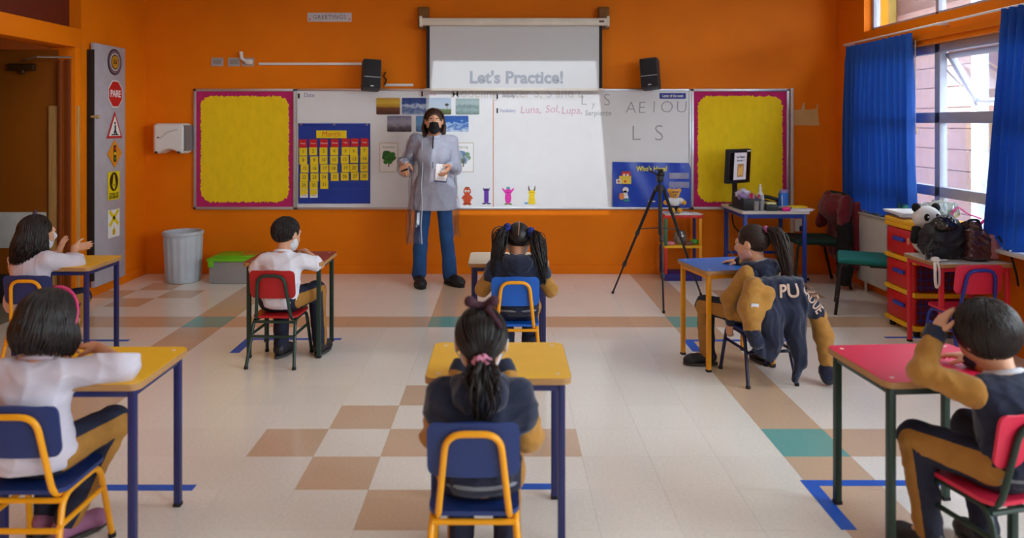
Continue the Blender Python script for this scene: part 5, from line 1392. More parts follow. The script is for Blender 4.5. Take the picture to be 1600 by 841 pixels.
# ------------------------------------------------------------------ bags on the white topped desk
BH = 0.611
pa = empty('plush_panda', (2.955, 5.20, BH)); tag(pa, 'black and white plush panda leaning behind the black backpack', 'plush toy')
s = Sdf(0.006); s.ell((0, 0, 0.10), (0.09, 0.075, 0.11)).ell((0, -0.02, 0.245), (0.092, 0.08, 0.082), k=0.02); sdf_obj('body', s, mat('plush_white', (226, 224, 222), 0.95, bump=0.5, bscale=250), pa)
M_pb = mat('plush_black', (22, 20, 22), 0.95, bump=0.5, bscale=250)
for sx in (-1, 1):
    MB().ball((sx * 0.068, -0.01, 0.315), (0.032, 0.02, 0.032), 14).build('ear', M_pb, pa); MB().ball((sx * 0.036, -0.088, 0.255), (0.02, 0.012, 0.026), 12).build('eye_patch', M_pb, pa); MB().ball((sx * 0.034, -0.1, 0.258), 0.006, 8).build('eye', M_eye, pa)
    MB().tube([(sx * 0.07, -0.02, 0.17), (sx * 0.11, -0.07, 0.10)], [0.032, 0.03], 12).ball((sx * 0.11, -0.07, 0.10), 0.03).build('arm', M_pb, pa)
MB().ball((0, -0.10, 0.228), (0.014, 0.01, 0.009), 10).build('nose', M_pb, pa)
bp = empty('black_backpack', (2.935, 4.98, BH)); tag(bp, 'black backpack with glossy ruffles on the white topped desk', 'backpack')
s = Sdf(0.007); s.rbox((0.0, 0, 0.11), (0.25, 0.22, 0.21), 0.07, k=0.03).ell((0.03, 0.0, 0.20), (0.10, 0.09, 0.09), k=0.04); s.noise = folds(0.007, 40, 4)
sdf_obj('bag_body', s, mat('black_nylon', (16, 18, 24), 0.6), bp)
s = Sdf(0.006); s.ell((-0.02, -0.09, 0.235), (0.065, 0.045, 0.055), k=0.02).ell((-0.10, -0.09, 0.10), (0.05, 0.03, 0.03), k=0.02); s.noise = folds(0.012, 80, 6)
sdf_obj('glossy_ruffle', s, mat('black_patent', (34, 30, 26), 0.12, coat=0.6), bp)
MB().tube(spline([(-0.11, -0.10, 0.14), (-0.16, -0.12, 0.08), (-0.15, -0.12, 0.02)], 6), 0.010, 8).build('strap', M_black, bp)
MB().tube([(-0.17, -0.12, 0.012), (-0.13, -0.12, 0.012), (-0.13, -0.12, 0.05), (-0.17, -0.12, 0.05)], 0.005, 6, closed=True).build('buckle', M_steel, bp)
bb = empty('brown_bag', (3.11, 4.93, BH)); tag(bb, 'shiny dark brown quilted bag beside the black backpack', 'bag')
s = Sdf(0.007); s.rbox((0, 0, 0.10), (0.15, 0.20, 0.19), 0.035, k=0.02).ell((0, 0, 0.215), (0.06, 0.06, 0.035), k=0.03)
fz = folds(0.008, 46, 9)
s.noise = lambda q: fz(q) + 0.005 * np.sin((q[:, 0] + q[:, 2] * 1.1 + q[:, 1]) * 120)
sdf_obj('bag_body', s, mat('brown_shiny_nylon', (76, 44, 46), 0.22, coat=0.4), bb)
MB().tube(spline([(-0.05, -0.02, 0.21), (-0.03, -0.02, 0.26), (0.03, -0.02, 0.26), (0.05, -0.02, 0.21)], 5), 0.008, 8).build('handle', M_black, bb)
s = Sdf(0.008); s.rbox((0, 0, 0.085), (0.085, 0.16, 0.165), 0.03, k=0.02); s.noise = folds(0.008, 40, 12)
o = sdf_obj('pink_bag', s, mat('dusty_pink_cloth', (190, 120, 124), 0.7), None, (3.235, 4.95, BH)); tag(o, 'dusty pink cloth bag between brown bag and curtain', 'bag')
o = MB().tube(spline([(3.22, 4.83, BH + 0.17), (3.275, 4.80, BH + 0.06), (3.30, 4.78, BH - 0.05), (3.31, 4.77, BH - 0.14)], 6), 0.022, 8, flat=0.3).build('hanging_strap', mat('navy_webbing', (24, 26, 40), 0.8), None); tag(o, 'dark webbing strap hanging over the desk end by the wall', 'strap')
ws = empty('white_strap', (2.80, 4.80, BH)); tag(ws, 'white knotted strap looped over the corner of the bag desk', 'strap')
M_strap = mat('white_webbing', (224, 216, 206), 0.8)
MB().tube(spline([(0.10, 0.05, 0.012), (0.02, 0.02, 0.016), (-0.015, -0.01, 0.02), (-0.025, -0.03, -0.03), (-0.022, -0.03, -0.12), (-0.012, -0.03, -0.15), (0.004, -0.03, -0.12), (0.0, -0.03, -0.02), (-0.012, -0.02, 0.022)], 5), 0.009, 8, flat=0.5).build('loop', M_strap, ws)
MB().ball((-0.012, -0.012, 0.026), (0.03, 0.024, 0.018), 12).build('knot', M_strap, ws)
# bags hung between chair and drawer tower
s = Sdf(0.009); s.rbox((0, 0, 0.24), (0.05, 0.20, 0.40), 0.025, k=0.02); s.noise = folds(0.008, 28, 14, (1, 1, 0.4))
o = sdf_obj('cream_tote', s, mat('cream_canvas', (214, 196, 164), 0.9), None, (3.20, 5.80, 0.0)); tag(o, 'cream canvas tote hanging behind the teal chair', 'bag')
s = Sdf(0.008); s.ell((0, 0, 0.55), (0.05, 0.09, 0.13), k=0.02); s.cone((0, 0, 0.62), (0.02, -0.02, 0.74), 0.03, 0.02, k=0.03); s.noise = folds(0.008, 30, 15)
o = sdf_obj('black_pouch', s, mat('black_cloth', (18, 18, 20), 0.95), None, (3.16, 5.84, 0.0)); tag(o, 'small black bag hung above the teal chair seat', 'bag')
o = MB().tube(spline([(2.70, 7.18, 0.01), (2.78, 7.12, 0.03), (2.86, 7.2, 0.012), (2.95, 7.15, 0.012)], 5), 0.012, 8).build('floor_cable', M_black, None); tag(o, 'dark cable lying on the floor under the corner chair', 'cable')
# ================================================================== people
M_skin = mat('skin_tan', (196, 140, 108), 0.55, var=0.05, vscale=20, bump=0.08, bscale=200)
M_skin2 = mat('skin_light', (214, 160, 128), 0.55, var=0.05, vscale=20, bump=0.08, bscale=200)
def hair_mat(name, rgb):
    return mat(name, rgb, 0.42, var=0.35, vscale=60, spec=0.45, bump=0.25, bscale=160)
H_black = hair_mat('hair_black_brown', (26, 18, 16)); H_brown = hair_mat('hair_dark_brown', (44, 28, 20)); H_long = hair_mat('hair_brown', (58, 36, 24))
M_navyc = mat('navy_fleece', (22, 30, 56), 0.95, var=0.12, vscale=30, bump=0.35, bscale=350, sheen=0.25)
M_tanc = mat('tan_fleece', (172, 122, 50), 0.95, var=0.10, vscale=30, bump=0.35, bscale=350, sheen=0.2)
M_whitec = mat('white_cotton', (226, 226, 236), 0.9, var=0.03, vscale=20, bump=0.15, bscale=300)
M_smock = mat('pale_smock_cotton', (204, 198, 210), 0.9, var=0.03, vscale=20, bump=0.15, bscale=300)
M_trouser = two_tone('school_trousers', (24, 30, 54), (166, 116, 46), 'side_panel')
M_shoe = mat('dark_shoe_leather', (26, 26, 32), 0.5); M_sole = mat('shoe_sole', (60, 56, 54), 0.7)
M_mask = mat('white_mask_cloth', (220, 222, 228), 0.9); M_maskb = mat('black_mask_cloth', (20, 20, 22), 0.95)
M_iris = mat('dark_brown_iris', (36, 22, 14), 0.2)

class Fr:
    def __init__(s, c, R, k=1.0): s.c = np.array(c, float); s.R = np.array(R, float); s.s = k
    def p(s, *v):
        v = v[0] if len(v) == 1 else v
        return s.c + s.s * (s.R @ np.array(v, float))
    def many(s, V): return s.c + s.s * (np.asarray(V) @ s.R.T)

def rx(a): c, s = math.cos(a), math.sin(a); return np.array([[1, 0, 0], [0, c, -s], [0, s, c]])
def ry(a): c, s = math.cos(a), math.sin(a); return np.array([[c, 0, s], [0, 1, 0], [-s, 0, c]])
def rzm(a): c, s = math.cos(a), math.sin(a); return np.array([[c, -s, 0], [s, c, 0], [0, 0, 1]])
def nrm(v): v = np.array(v, float); return v / (np.linalg.norm(v) + 1e-9)

def add_head(S, H):
    k = H.s
    def e(c, r, kk=0.014, sub=False): S.ell(H.p(c), np.array(r) * k, H.R, kk * k, sub)
    e((0, -0.014, 0.022), (0.073, 0.090, 0.082)); e((0, 0.020, -0.028), (0.060, 0.064, 0.074), 0.025)
    e((0, 0.060, -0.082), (0.022, 0.018, 0.016), 0.02)
    for sx in (-1, 1):
        e((sx * 0.034, 0.048, -0.032), (0.028, 0.030, 0.030), 0.02)
        e((sx * 0.030, 0.098, 0.006), (0.017, 0.016, 0.010), 0.008, True)
        e((sx * 0.031, 0.079, 0.014), (0.016, 0.009, 0.006), 0.004)
        e((sx * 0.074, -0.004, -0.004), (0.009, 0.019, 0.029), 0.006)
        e((sx * 0.009, 0.092, -0.024), (0.008, 0.008, 0.007), 0.006)
    S.cone(H.p(0, 0.082, 0.014), H.p(0, 0.099, -0.019), 0.007 * k, 0.010 * k, 0.008 * k)
    S.cone(H.p(-0.036, 0.072, 0.026), H.p(0.036, 0.072, 0.026), 0.012 * k, 0.012 * k, 0.014 * k)
    e((0, 0.083, -0.051), (0.021, 0.009, 0.006), 0.005); e((0, 0.081, -0.060), (0.018, 0.009, 0.007), 0.005)

def face_bits(root, H, brow, iris=M_iris, lid=0.0):
    k = H.s
    Re = Matrix([list(r) for r in H.R]).to_euler()
    for sx in (-1, 1):
        MB().ball((0, 0, 0), 0.0125 * k, 12).build('eye', M_eye, root, H.p(sx * 0.030, 0.0725, 0.006))
        MB().ball((0, 0, 0), (0.006 * k, 0.003 * k, 0.006 * k), 10).build('iris', iris, root, H.p(sx * 0.030, 0.0838, 0.005 - lid), Re)
        MB().tube([H.p(sx * 0.014, 0.086, 0.029), H.p(sx * 0.03, 0.0855, 0.034), H.p(sx * 0.047, 0.076, 0.030)], [0.003 * k, 0.0035 * k, 0.002 * k], 6).build('eyebrow', brow, root)

def add_mask(root, H, m, loops=True):
    k = H.s
    S = Sdf(0.0045)
    S.ell(H.p(0, 0.022, -0.036), np.array((0.066, 0.074, 0.066)) * k, H.R, 0.01)
    S.cone(H.p(0, 0.086, 0.004), H.p(0, 0.103, -0.020), 0.010 * k, 0.014 * k, 0.03 * k)
    S.ell(H.p(0, 0.062, -0.080), np.array((0.028, 0.024, 0.022)) * k, H.R, 0.03)
    S.cut(H.p(0, 0.09, 0.004), H.R @ np.array((0, -0.16, 1.0))); S.cut(H.p(0, 0.006, 0), H.R @ np.array((0, -1.0, 0.25)))
    mk = sdf_obj('face_mask', S, m, root)
    if loops:
        for sx in (-1, 1):
            MB().tube([H.p(sx * 0.060, 0.022, -0.012), H.p(sx * 0.076, 0.004, 0.012), H.p(sx * 0.083, -0.016, 0.008), H.p(sx * 0.079, -0.016, -0.024), H.p(sx * 0.058, 0.014, -0.060)], 0.002 * k, 5).build('ear_loop', m, mk)

def hand(S, W, d, n, side, s=1.0, curl=(0.3, 0.35, 0.4, 0.45), thumb=0.5, spread=0.05):
    W = np.array(W, float); d = nrm(d); n = nrm(np.array(n) - d * np.dot(n, d)); t = side * np.cross(d, n)
    fac = (0.92, 1.0, 0.94, 0.76)
    for i in range(4):
        off = (0.021 - 0.014 * i) * s
        kn = W + d * (0.062 - 0.004 * abs(i - 1)) * s + t * off
        S.cone(W + t * off * 0.55 + d * 0.004 * s, kn, 0.0125 * s, 0.0095 * s, 0.010 * s)
        p = kn; a = curl[i] * 0.5
        dd = nrm(d + t * spread * (1.5 - i))
        for j, f in enumerate((0.45, 0.31, 0.24)):
            q = p + (dd * math.cos(a) + n * math.sin(a)) * 0.060 * fac[i] * f * s
            S.cone(p, q, (0.0080, 0.0072, 0.0064)[j] * s, (0.0072, 0.0064, 0.0054)[j] * s, 0.003 * s)
            p = q; a += curl[i]
    b = W + d * 0.016 * s + t * 0.017 * s
    p1 = b + (t * 0.75 + d * 0.55 + n * thumb * 0.6) * 0.026 * s
    p2 = p1 + nrm(t * 0.35 + d * 0.85 + n * thumb) * 0.022 * s
    p3 = p2 + nrm(t * 0.10 + d * 0.95 + n * thumb * 1.3) * 0.017 * s
    S.cone(W + d * 0.008 * s, b, 0.0125 * s, 0.0115 * s, 0.010 * s); S.cone(b, p1, 0.0115 * s, 0.0092 * s, 0.006 * s); S.cone(p1, p2, 0.0092 * s, 0.0080 * s, 0.003 * s); S.cone(p2, p3, 0.0080 * s, 0.0062 * s, 0.003 * s)

def shoe(root, ankle, fwd, m=M_shoe, s=1.0, solem=M_sole):
    a = np.array(ankle, float); f = nrm((fwd[0], fwd[1], 0)); ang = math.atan2(-f[0], f[1])
    g = Fr((a[0], a[1], 0), rzm(ang), s)
    tilt = a[2] - 0.068 * s
    S = Sdf(0.006)
    up = np.array((0, 0, max(0.0, tilt)))
    S.cone(g.p(0, -0.022, 0.045) + up, g.p(0, 0.095, 0.034) + up * 0.4, 0.035 * s, 0.033 * s, 0.02)
    S.cone(g.p(0, -0.018, 0.05) + up, a + np.array((0, 0, 0.012 * s)), 0.034 * s, 0.036 * s, 0.02)
    S.ell(g.p(0, 0.105, 0.030) + up * 0.3, np.array((0.037, 0.045, 0.030)) * s, g.R, 0.02)
    S.cut((0, 0, 0.012), (0, 0, -1))
    o = sdf_obj('shoe', S, m, root)
    pts = []
    for i in range(20):
        t = 2 * PI * i / 20
        y = 0.042 + 0.108 * math.sin(t) * (1.0)
        x = 0.038 * math.cos(t) * (1.0 + 0.10 * math.sin(t))
        q = g.p(x, y, 0); pts.append((q[0], q[1]))
    MB().poly(pts, 0.0 + max(0, tilt) * 0.6, 0.016 * s + max(0, tilt) * 0.6).build('sole', solem, o)
    return o

# ------------------------------------------------------------------ hair
def tubes(paths, rads, sides=5):
    V = []; Q = []; n0 = 0
    ang = np.arange(sides) * 2 * PI / sides
    for pth, rad in zip(paths, rads):
        p = np.asarray(pth, float); m = len(p)
        t = np.gradient(p, axis=0); t /= np.linalg.norm(t, axis=1)[:, None] + 1e-9
        ref = np.array((0.31, 0.17, 0.93)); x = np.cross(t, ref); x /= np.linalg.norm(x, axis=1)[:, None] + 1e-9
        y = np.cross(t, x)
        r = np.broadcast_to(np.asarray(rad, float), (m,))
        ring = p[:, None, :] + r[:, None, None] * (np.cos(ang)[None, :, None] * x[:, None, :] + np.sin(ang)[None, :, None] * y[:, None, :])
        V.append(ring.reshape(-1, 3))
        i = np.arange(m - 1)[:, None] * sides; k = np.arange(sides)[None, :]; k2 = (k + 1) % sides
        Q.append((np.stack([i + k, i + k2, i + sides + k2, i + sides + k], -1)).reshape(-1, 4) + n0)
        n0 += m * sides
    return np.concatenate(V), np.concatenate(Q)
EC = np.array((0, -0.014, 0.022)); ER = np.array((0.0785, 0.0965, 0.0885))
def sdir(az, el): return np.array((math.sin(az) * math.cos(el), math.cos(az) * math.cos(el), math.sin(el)))
def slerp(a, b, t):
    w = math.acos(max(-1, min(1, float(np.dot(a, b)))))
    if w < 1e-4: return a
    return (math.sin((1 - t) * w) * a + math.sin(t * w) * b) / math.sin(w)
def onscalp(d, off=0.0): return EC + d * (ER + off)
def hairline(az):
    a = abs((az + PI) % (2 * PI) - PI) / PI
    return math.radians(np.interp(a, (0, 0.25, 0.42, 0.5, 0.62, 1.0), (44, 36, 14, 2, -22, -46)))
def cap(H, low=-0.055, grow=0.0, face=1.0, h=0.0045, ears=True):
    S = Sdf(h)
    S.ell(EC, ER - 0.002 + grow, k=0.01)
    S.ell((0, 0.105, -0.030), np.array((0.069, 0.064, 0.116)) * face, k=0.012, sub=True)
    for sx in ((-1, 1) if ears else ()): S.ell((sx * 0.085, 0.012, -0.035), (0.022, 0.026, 0.045), k=0.010, sub=True)
    S.cut((0, -0.05, low), (0, 0.35, -1))
    V, Q = S.mesh()
    return V, Q
def join(parts):
    V = []; Q = []; n = 0
    for v, q in parts:
        V.append(v); Q.append(q + n); n += len(v)
    return np.concatenate(V), np.concatenate(Q)

def hair_tied(root, H, m, ties, seed, N=620, part=None):
    """combed to one or more ties; ties: list of (dir, length, spread, fall) in head frame"""
    rs = np.random.RandomState(seed); paths = []; rads = []
    dl = H.R.T @ np.array((0, 0, -1.0))
    for i in range(N):
        az = -PI + 2 * PI * (i + rs.rand()) / N
        a = sdir(az, hairline(az))
        best = min(ties, key=lambda t: -np.dot(a, nrm(t[0])) - (0.6 * np.sign(a[0]) * np.sign(t[0][0]) if len(ties) > 1 else 0))
        b = nrm(best[0]); off = rs.uniform(-0.001, 0.0025)
        t0 = 0.0 if i % 3 else rs.uniform(0, 0.4)
        paths.append([onscalp(slerp(a, b, t), off * math.sin(PI * min(1, t + 0.1))) for t in np.linspace(t0, 0.97, 10)])
        rads.append(np.array([0.0010, 0.0017, 0.0021, 0.0022, 0.0022, 0.0022, 0.0022, 0.0022, 0.0021, 0.0018]) * rs.uniform(0.8, 1.3))
    for (d, Ln, spr, out, *drift) in ties:
        d = nrm(d); base = onscalp(d, 0.002)
        dr = np.array(drift[0]) if drift else np.zeros(3)
        for i in range(170):
            core = i < 26
            o = np.clip(rs.normal(size=3), -1.6, 1.6) * spr * (0.22 if core else 0.42)
            q = []
            L_ = Ln * rs.uniform(0.75, 1.05); ph = rs.uniform(0, 6.3)
            for t in np.linspace(0, 1, 13):
                fall = t ** 1.25
                w = math.sin(min(1, t * 2.4) * PI / 2)
                taper = w * (1 - 0.75 * max(0, t - 0.45) / 0.55)
                q.append(base + d * out * math.sin(min(1, t * 3) * PI / 2) + dl * L_ * fall + dr * t + o * (0.25 + taper) + 0.004 * np.array((math.sin(7 * t + ph), math.cos(6 * t + ph), 0)))
            paths.append(q); rads.append(np.array([0.005, 0.006, 0.0065, 0.0068, 0.0068, 0.0066, 0.0064, 0.006, 0.0055, 0.005, 0.004, 0.003, 0.0008]) * rs.uniform(0.8, 1.2) * (1.25 if core else 0.42))
    V, Q = join([cap(H), tubes(paths, rads)])
    o = arr_obj('hair', H.many(V), Q, m, root)
    if part:
        pts = [H.p(onscalp(nrm((0.012 * math.sin(a * 3), math.cos(a), math.sin(a))), 0.0028)) for a in np.linspace(math.radians(78), math.radians(195), 14)]
        MB().tube(pts, 0.0024, 6).build('hair_parting', M_skin, o)
    return o

def hair_loose(root, H, m, Ln, seed, az0=62, N=620, wave=0.006, px=0.0, back=0.03, side=None):
    rs = np.random.RandomState(seed); paths = []; rads = []
    dl = H.R.T @ np.array((0, 0, -1.0))
    for i in range(N):
        az = math.radians(az0 + (360 - 2 * az0) * (i + rs.rand()) / N)
        s = 1 if az < PI else -1
        start = nrm((px + s * 0.04, rs.uniform(-0.75, 0.38), 1.0))
        b = sdir(az, math.radians(-8)); off = rs.uniform(0.002, 0.012)
        q = [onscalp(slerp(start, b, t), off * (0.3 + 0.7 * t)) for t in np.linspace(0, 1, 9)]
        p = q[-1]; outd = nrm((b[0], b[1] - 0.15, 0)); ph = rs.uniform(0, 6.3)
        L_ = Ln * rs.uniform(0.82, 1.08)
        bk = max(0, -math.cos(az))
        for t in np.linspace(0.1, 1, 10):
            q.append(p + dl * L_ * t + np.array((0, -1, 0)) * back * bk * t ** 1.3 + outd * (0.014 * math.sin(PI * t) - 0.018 * t * t) + wave * np.array((math.sin(9 * t + ph), math.cos(8 * t + ph), 0)) * t)
        paths.append(q); rads.append(np.concatenate([np.linspace(0.0018, 0.0034, 9), np.linspace(0.0036, 0.0034, 7), (0.003, 0.002, 0.0006)]) * rs.uniform(0.8, 1.3))
    V, Q = join([cap(H, low=-0.07), tubes(paths, rads)])
    return arr_obj('hair', H.many(V), Q, m, root)

def hair_short(root, H, m, seed, Ln=0.03, N=2600, grow=0.004, bowl=False):
    rs = np.random.RandomState(seed); paths = []; rads = []
    top = nrm((0.02, -0.25, 1))
    for i in range(N):
        v = nrm(rs.normal(size=3)); az = math.atan2(v[0], v[1]); el = math.asin(v[2])
        hl = hairline(az)
        if bowl: hl = min(hl, math.radians(np.interp(abs(az), (0, 0.9, 1.6, PI), (22, 4, -34, -52))))
        if el < hl: continue
        away = nrm(v * np.dot(v, top) - top + rs.normal(size=3) * 0.10)
        e = nrm(v + away * (Ln / 0.085) * rs.uniform(0.7, 1.2))
        paths.append([onscalp(slerp(v, e, t), grow + 0.0015 + 0.003 * math.sin(PI * t) - 0.002 * t) for t in np.linspace(0, 1, 6)])
        rads.append(np.array((0.0006, 0.0016, 0.0019, 0.0018, 0.0014, 0.0003)) * rs.uniform(0.8, 1.3))
    V, Q = join([cap(H, low=-0.058 if not bowl else -0.082, grow=grow, face=1.0 if not bowl else 0.92, ears=not bowl), tubes(paths, rads)])
    return arr_obj('hair', H.many(V), Q, m, root)

def scrunchie(root, c, axis, m, r=0.018, t=0.010, name='scrunchie'):
    ax = nrm(axis); x = nrm(np.cross(ax, (0.3, 0.2, 0.9))); y = np.cross(ax, x)
    pts = [np.array(c) + r * (math.cos(a) * x + math.sin(a) * y) + 0.003 * math.sin(5 * a) * ax for a in np.linspace(0, 2 * PI, 28, endpoint=False)]
    MB().tube(pts, [t * (1 + 0.25 * math.sin(i * 2.1)) for i in range(28)], 8, closed=True).build(name, m, root)

# ------------------------------------------------------------------ a seated child
def child(label, loc, rot, cloth, hairfn, lean=0.06, roll=0.0, twist=0.0, head=(0, 0, 0), elbows=None, wrists=None, hands=None,
          knees=None, ankles=None, mask=None, skin=M_skin, hs=1.0, shoes=M_shoe, seed=1, hres=0.006, feet=None, hood=False, tall=0.0, yoke=False):
    root = empty('person', loc, rot)
    pel = np.array((0, -0.03, 0.36))
    Rb = rzm(twist) @ ry(roll) @ rx(-lean)
    def U(x, y, z): return pel + Rb @ (np.array((x, y, z + (tall if z > 0.5 else tall * 0.5))) - pel)
    knees = knees or ((-0.085, 0.24, 0.385), (0.085, 0.24, 0.385))
    ankles = ankles or ((-0.085, 0.25, 0.075), (0.085, 0.25, 0.075))
    elbows = elbows or ((-0.20, 0.03, 0.50), (0.20, 0.03, 0.50))
    wrists = wrists or ((-0.13, 0.20, 0.64), (0.13, 0.20, 0.64))
    hands = hands or (((0.3, 0.9, 0), (0, 0, -1)), ((-0.3, 0.9, 0), (0, 0, -1)))
    feet = feet or ((-0.1, 1), (0.1, 1))
    sh = (U(-0.118, -0.03, 0.638), U(0.118, -0.03, 0.638))
    hip = (np.array((-0.068, -0.01, 0.385)), np.array((0.068, -0.01, 0.385)))
    Nk = U(0, -0.022, 0.705)
    Rh = Rb @ rzm(head[0]) @ rx(-head[1]) @ ry(head[2])
    H = Fr(Nk + Rh @ np.array((0, 0.012, 0.098)) * hs, Rh, hs)
    def torso(S, g):
        S.ell(U(0, -0.03, 0.395), (0.116 + g, 0.086 + g, 0.082 + g), Rb, 0.03)
        S.ell(U(0, -0.032, 0.475), (0.106 + g, 0.080 + g, 0.12 + g), Rb, 0.04)
        S.ell(U(0, -0.036, 0.575), (0.114 + g, 0.076 + g, 0.10 + g), Rb, 0.04)
        S.cone(U(-0.080, -0.034, 0.640), U(0.080, -0.034, 0.640), 0.040 + g, 0.040 + g, 0.04)
    # body
    S = Sdf(hres)
    torso(S, -0.004)
    S.cone(U(0, -0.034, 0.66), H.p(0, -0.012, -0.05), 0.042, 0.040, 0.02)
    add_head(S, H)
    for i, sd in ((0, -1), (1, 1)):
        S.cone(sh[i], elbows[i], 0.034, 0.029, 0.02); S.cone(elbows[i], wrists[i], 0.029, 0.020, 0.01)
        hand(S, wrists[i], hands[i][0], hands[i][1], sd, 0.95, *(hands[i][2:]))
        S.cone(hip[i], knees[i], 0.066, 0.048, 0.03); S.cone(knees[i], ankles[i], 0.046, 0.032, 0.015)
        f = nrm((*feet[i], 0)); S.cone(ankles[i], np.array(ankles[i]) + f * 0.07 + np.array((0, 0, -0.035)), 0.028, 0.022, 0.015)
    sdf_obj('body', S, skin, root)
    face_bits(root, H, H_black)
    if mask is not None: add_mask(root, H, mask)
    # trousers with a contrasting side panel
    S = Sdf(0.008)
    S.ell(U(0, -0.028, 0.40), (0.122, 0.092, 0.085), Rb, 0.03)
    for i in (0, 1):
        S.cone(hip[i], knees[i], 0.076, 0.060, 0.04); S.cone(knees[i], np.array(ankles[i]) + (0, 0, 0.01), 0.058, 0.047, 0.02)
    S.noise = folds(0.004, 30, seed + 40)
    hk = [(hip[i], np.array(knees[i]), np.array(ankles[i])) for i in (0, 1)]
    def panel(V):
        bd = np.full(len(V), 1e9); out = np.full(len(V), -1.0)
        for i, sd in ((0, -1), (1, 1)):
            for a, b in ((hk[i][0], hk[i][1]), (hk[i][1], hk[i][2])):
                d = b - a; t = np.clip(((V - a) @ d) / (d @ d), 0, 1); w = V - (a + t[:, None] * d); dist = np.linalg.norm(w, axis=1)
                dn = d / np.linalg.norm(d); lat = np.array((sd, 0, 0.0))
                if abs(dn[0]) > 0.5: lat = np.array((0, -1.0, 0.0)) if sd < 0 else np.array((0, 1.0, 0))
                lat = nrm(lat - dn * np.dot(lat, dn))
                v = (w @ lat) / (dist + 1e-6) - 0.80
                m = dist < bd; out[m] = v[m]; bd[m] = dist[m]
        return out
    sdf_obj('trousers', S, M_trouser, root, attr=('side_panel', panel))
    for i in (0, 1): shoe(root, ankles[i], feet[i], shoes)
    # upper clothes
    if cloth == 'track':
        S = Sdf(0.007); torso(S, 0.012)
        if yoke:
            for i in (0, 1): S.cone(sh[i], np.array(sh[i]) * 0.62 + np.array(elbows[i]) * 0.38, 0.062, 0.060, 0.03)
        S.cut(U(0, -0.03, 0.345), -Rb[:, 2]); S.cut(U(0, -0.02, 0.70), Rb[:, 2] + 0.2 * Rb[:, 1]); S.noise = folds(0.005, 34, seed); ja = sdf_obj('jacket', S, M_navyc, root)
        for i in (0, 1):
            S = Sdf(0.007); S.cone(sh[i], elbows[i], 0.051, 0.046, 0.02); S.cone(elbows[i], wrists[i], 0.046, 0.034, 0.012)
            S.noise = folds(0.005, 44, seed + 3 + i); sl_ = sdf_obj('sleeve', S, M_tanc, root)
            a = np.array(wrists[i]) - nrm(np.array(wrists[i]) - np.array(elbows[i])) * 0.022; b = np.array(wrists[i]) + nrm(np.array(wrists[i]) - np.array(elbows[i])) * 0.024
            MB().tube([a, a * 0.5 + b * 0.5, b], [0.036, 0.037, 0.034], 16).build('cuff', M_navyc, sl_)
        if hood:
            S = Sdf(0.007); pts = [U(0.078 * math.sin(a), -0.03 - 0.075 * math.cos(a), 0.675 - 0.012 * math.cos(a)) for a in np.linspace(-2.3, 2.3, 9)]
            S.chain(pts, [0.022, 0.026, 0.032, 0.038, 0.040, 0.038, 0.032, 0.026, 0.022], 0.02); S.ell(U(0, -0.098, 0.645), (0.085, 0.036, 0.055), Rb, 0.03); S.noise = folds(0.006, 50, seed + 9); sdf_obj('hood', S, M_navyc, ja)
        hem = [U(0.118 * math.cos(a), -0.03 + 0.098 * math.sin(a), 0.372) for a in np.linspace(0, 2 * PI, 28, endpoint=False)]
        MB().tube([U(0.124 * math.cos(a), -0.03 + 0.096 * math.sin(a), 0.378) for a in np.linspace(0, 2 * PI, 32, endpoint=False)], 0.007, 6, closed=True).build('hem_piping', mat('grey_piping', (120, 124, 132), 0.8), ja)
    else:
        S = Sdf(0.007); torso(S, 0.013 if cloth == 'smock' else 0.010)
        if cloth == 'smock': S.ell(U(0, -0.03, 0.40), (0.142, 0.108, 0.12), Rb, 0.04)
        for i in (0, 1):
            if cloth == 'smock':
                S.cone(sh[i], elbows[i], 0.054, 0.060, 0.03); S.cone(elbows[i], wrists[i], 0.060, 0.040, 0.02)
            else:
                e = np.array(sh[i]) * 0.25 + np.array(elbows[i]) * 0.75; S.cone(sh[i], e, 0.048, 0.050, 0.025)
        S.cut(U(0, -0.03, 0.335), -Rb[:, 2]); S.cut(U(0, -0.02, 0.705), Rb[:, 2] + 0.2 * Rb[:, 1])
        S.noise = folds(0.005, 34, seed); ja = sdf_obj('smock' if cloth == 'smock' else 'shirt', S, M_smock if cloth == 'smock' else M_whitec, root)
    col = {'track': mat('collar_grey', (196, 196, 204), 0.9), 'smock': mat('collar_pinkish', (168, 150, 158), 0.9), 'shirt': M_whitec}[cloth]
    MB().tube([U(0.052 * math.cos(a), -0.026 + 0.050 * math.sin(a), 0.692 + 0.012 * -math.sin(a)) for a in np.linspace(0, 2 * PI, 24, endpoint=False)], 0.009, 7, closed=True).build('collar', col, ja)
    if cloth == 'smock':
        pass
    hairfn(root, H)
    tag(root, label, 'person', 'pupils sitting at desks')
    return root, H

def wloc(loc, rot):
    c, s = math.cos(-rot), math.sin(-rot)
    def f(x, y, z):
        dx, dy = x - loc[0], y - loc[1]
        return (c * dx - s * dy, s * dx + c * dy, z)
    return f

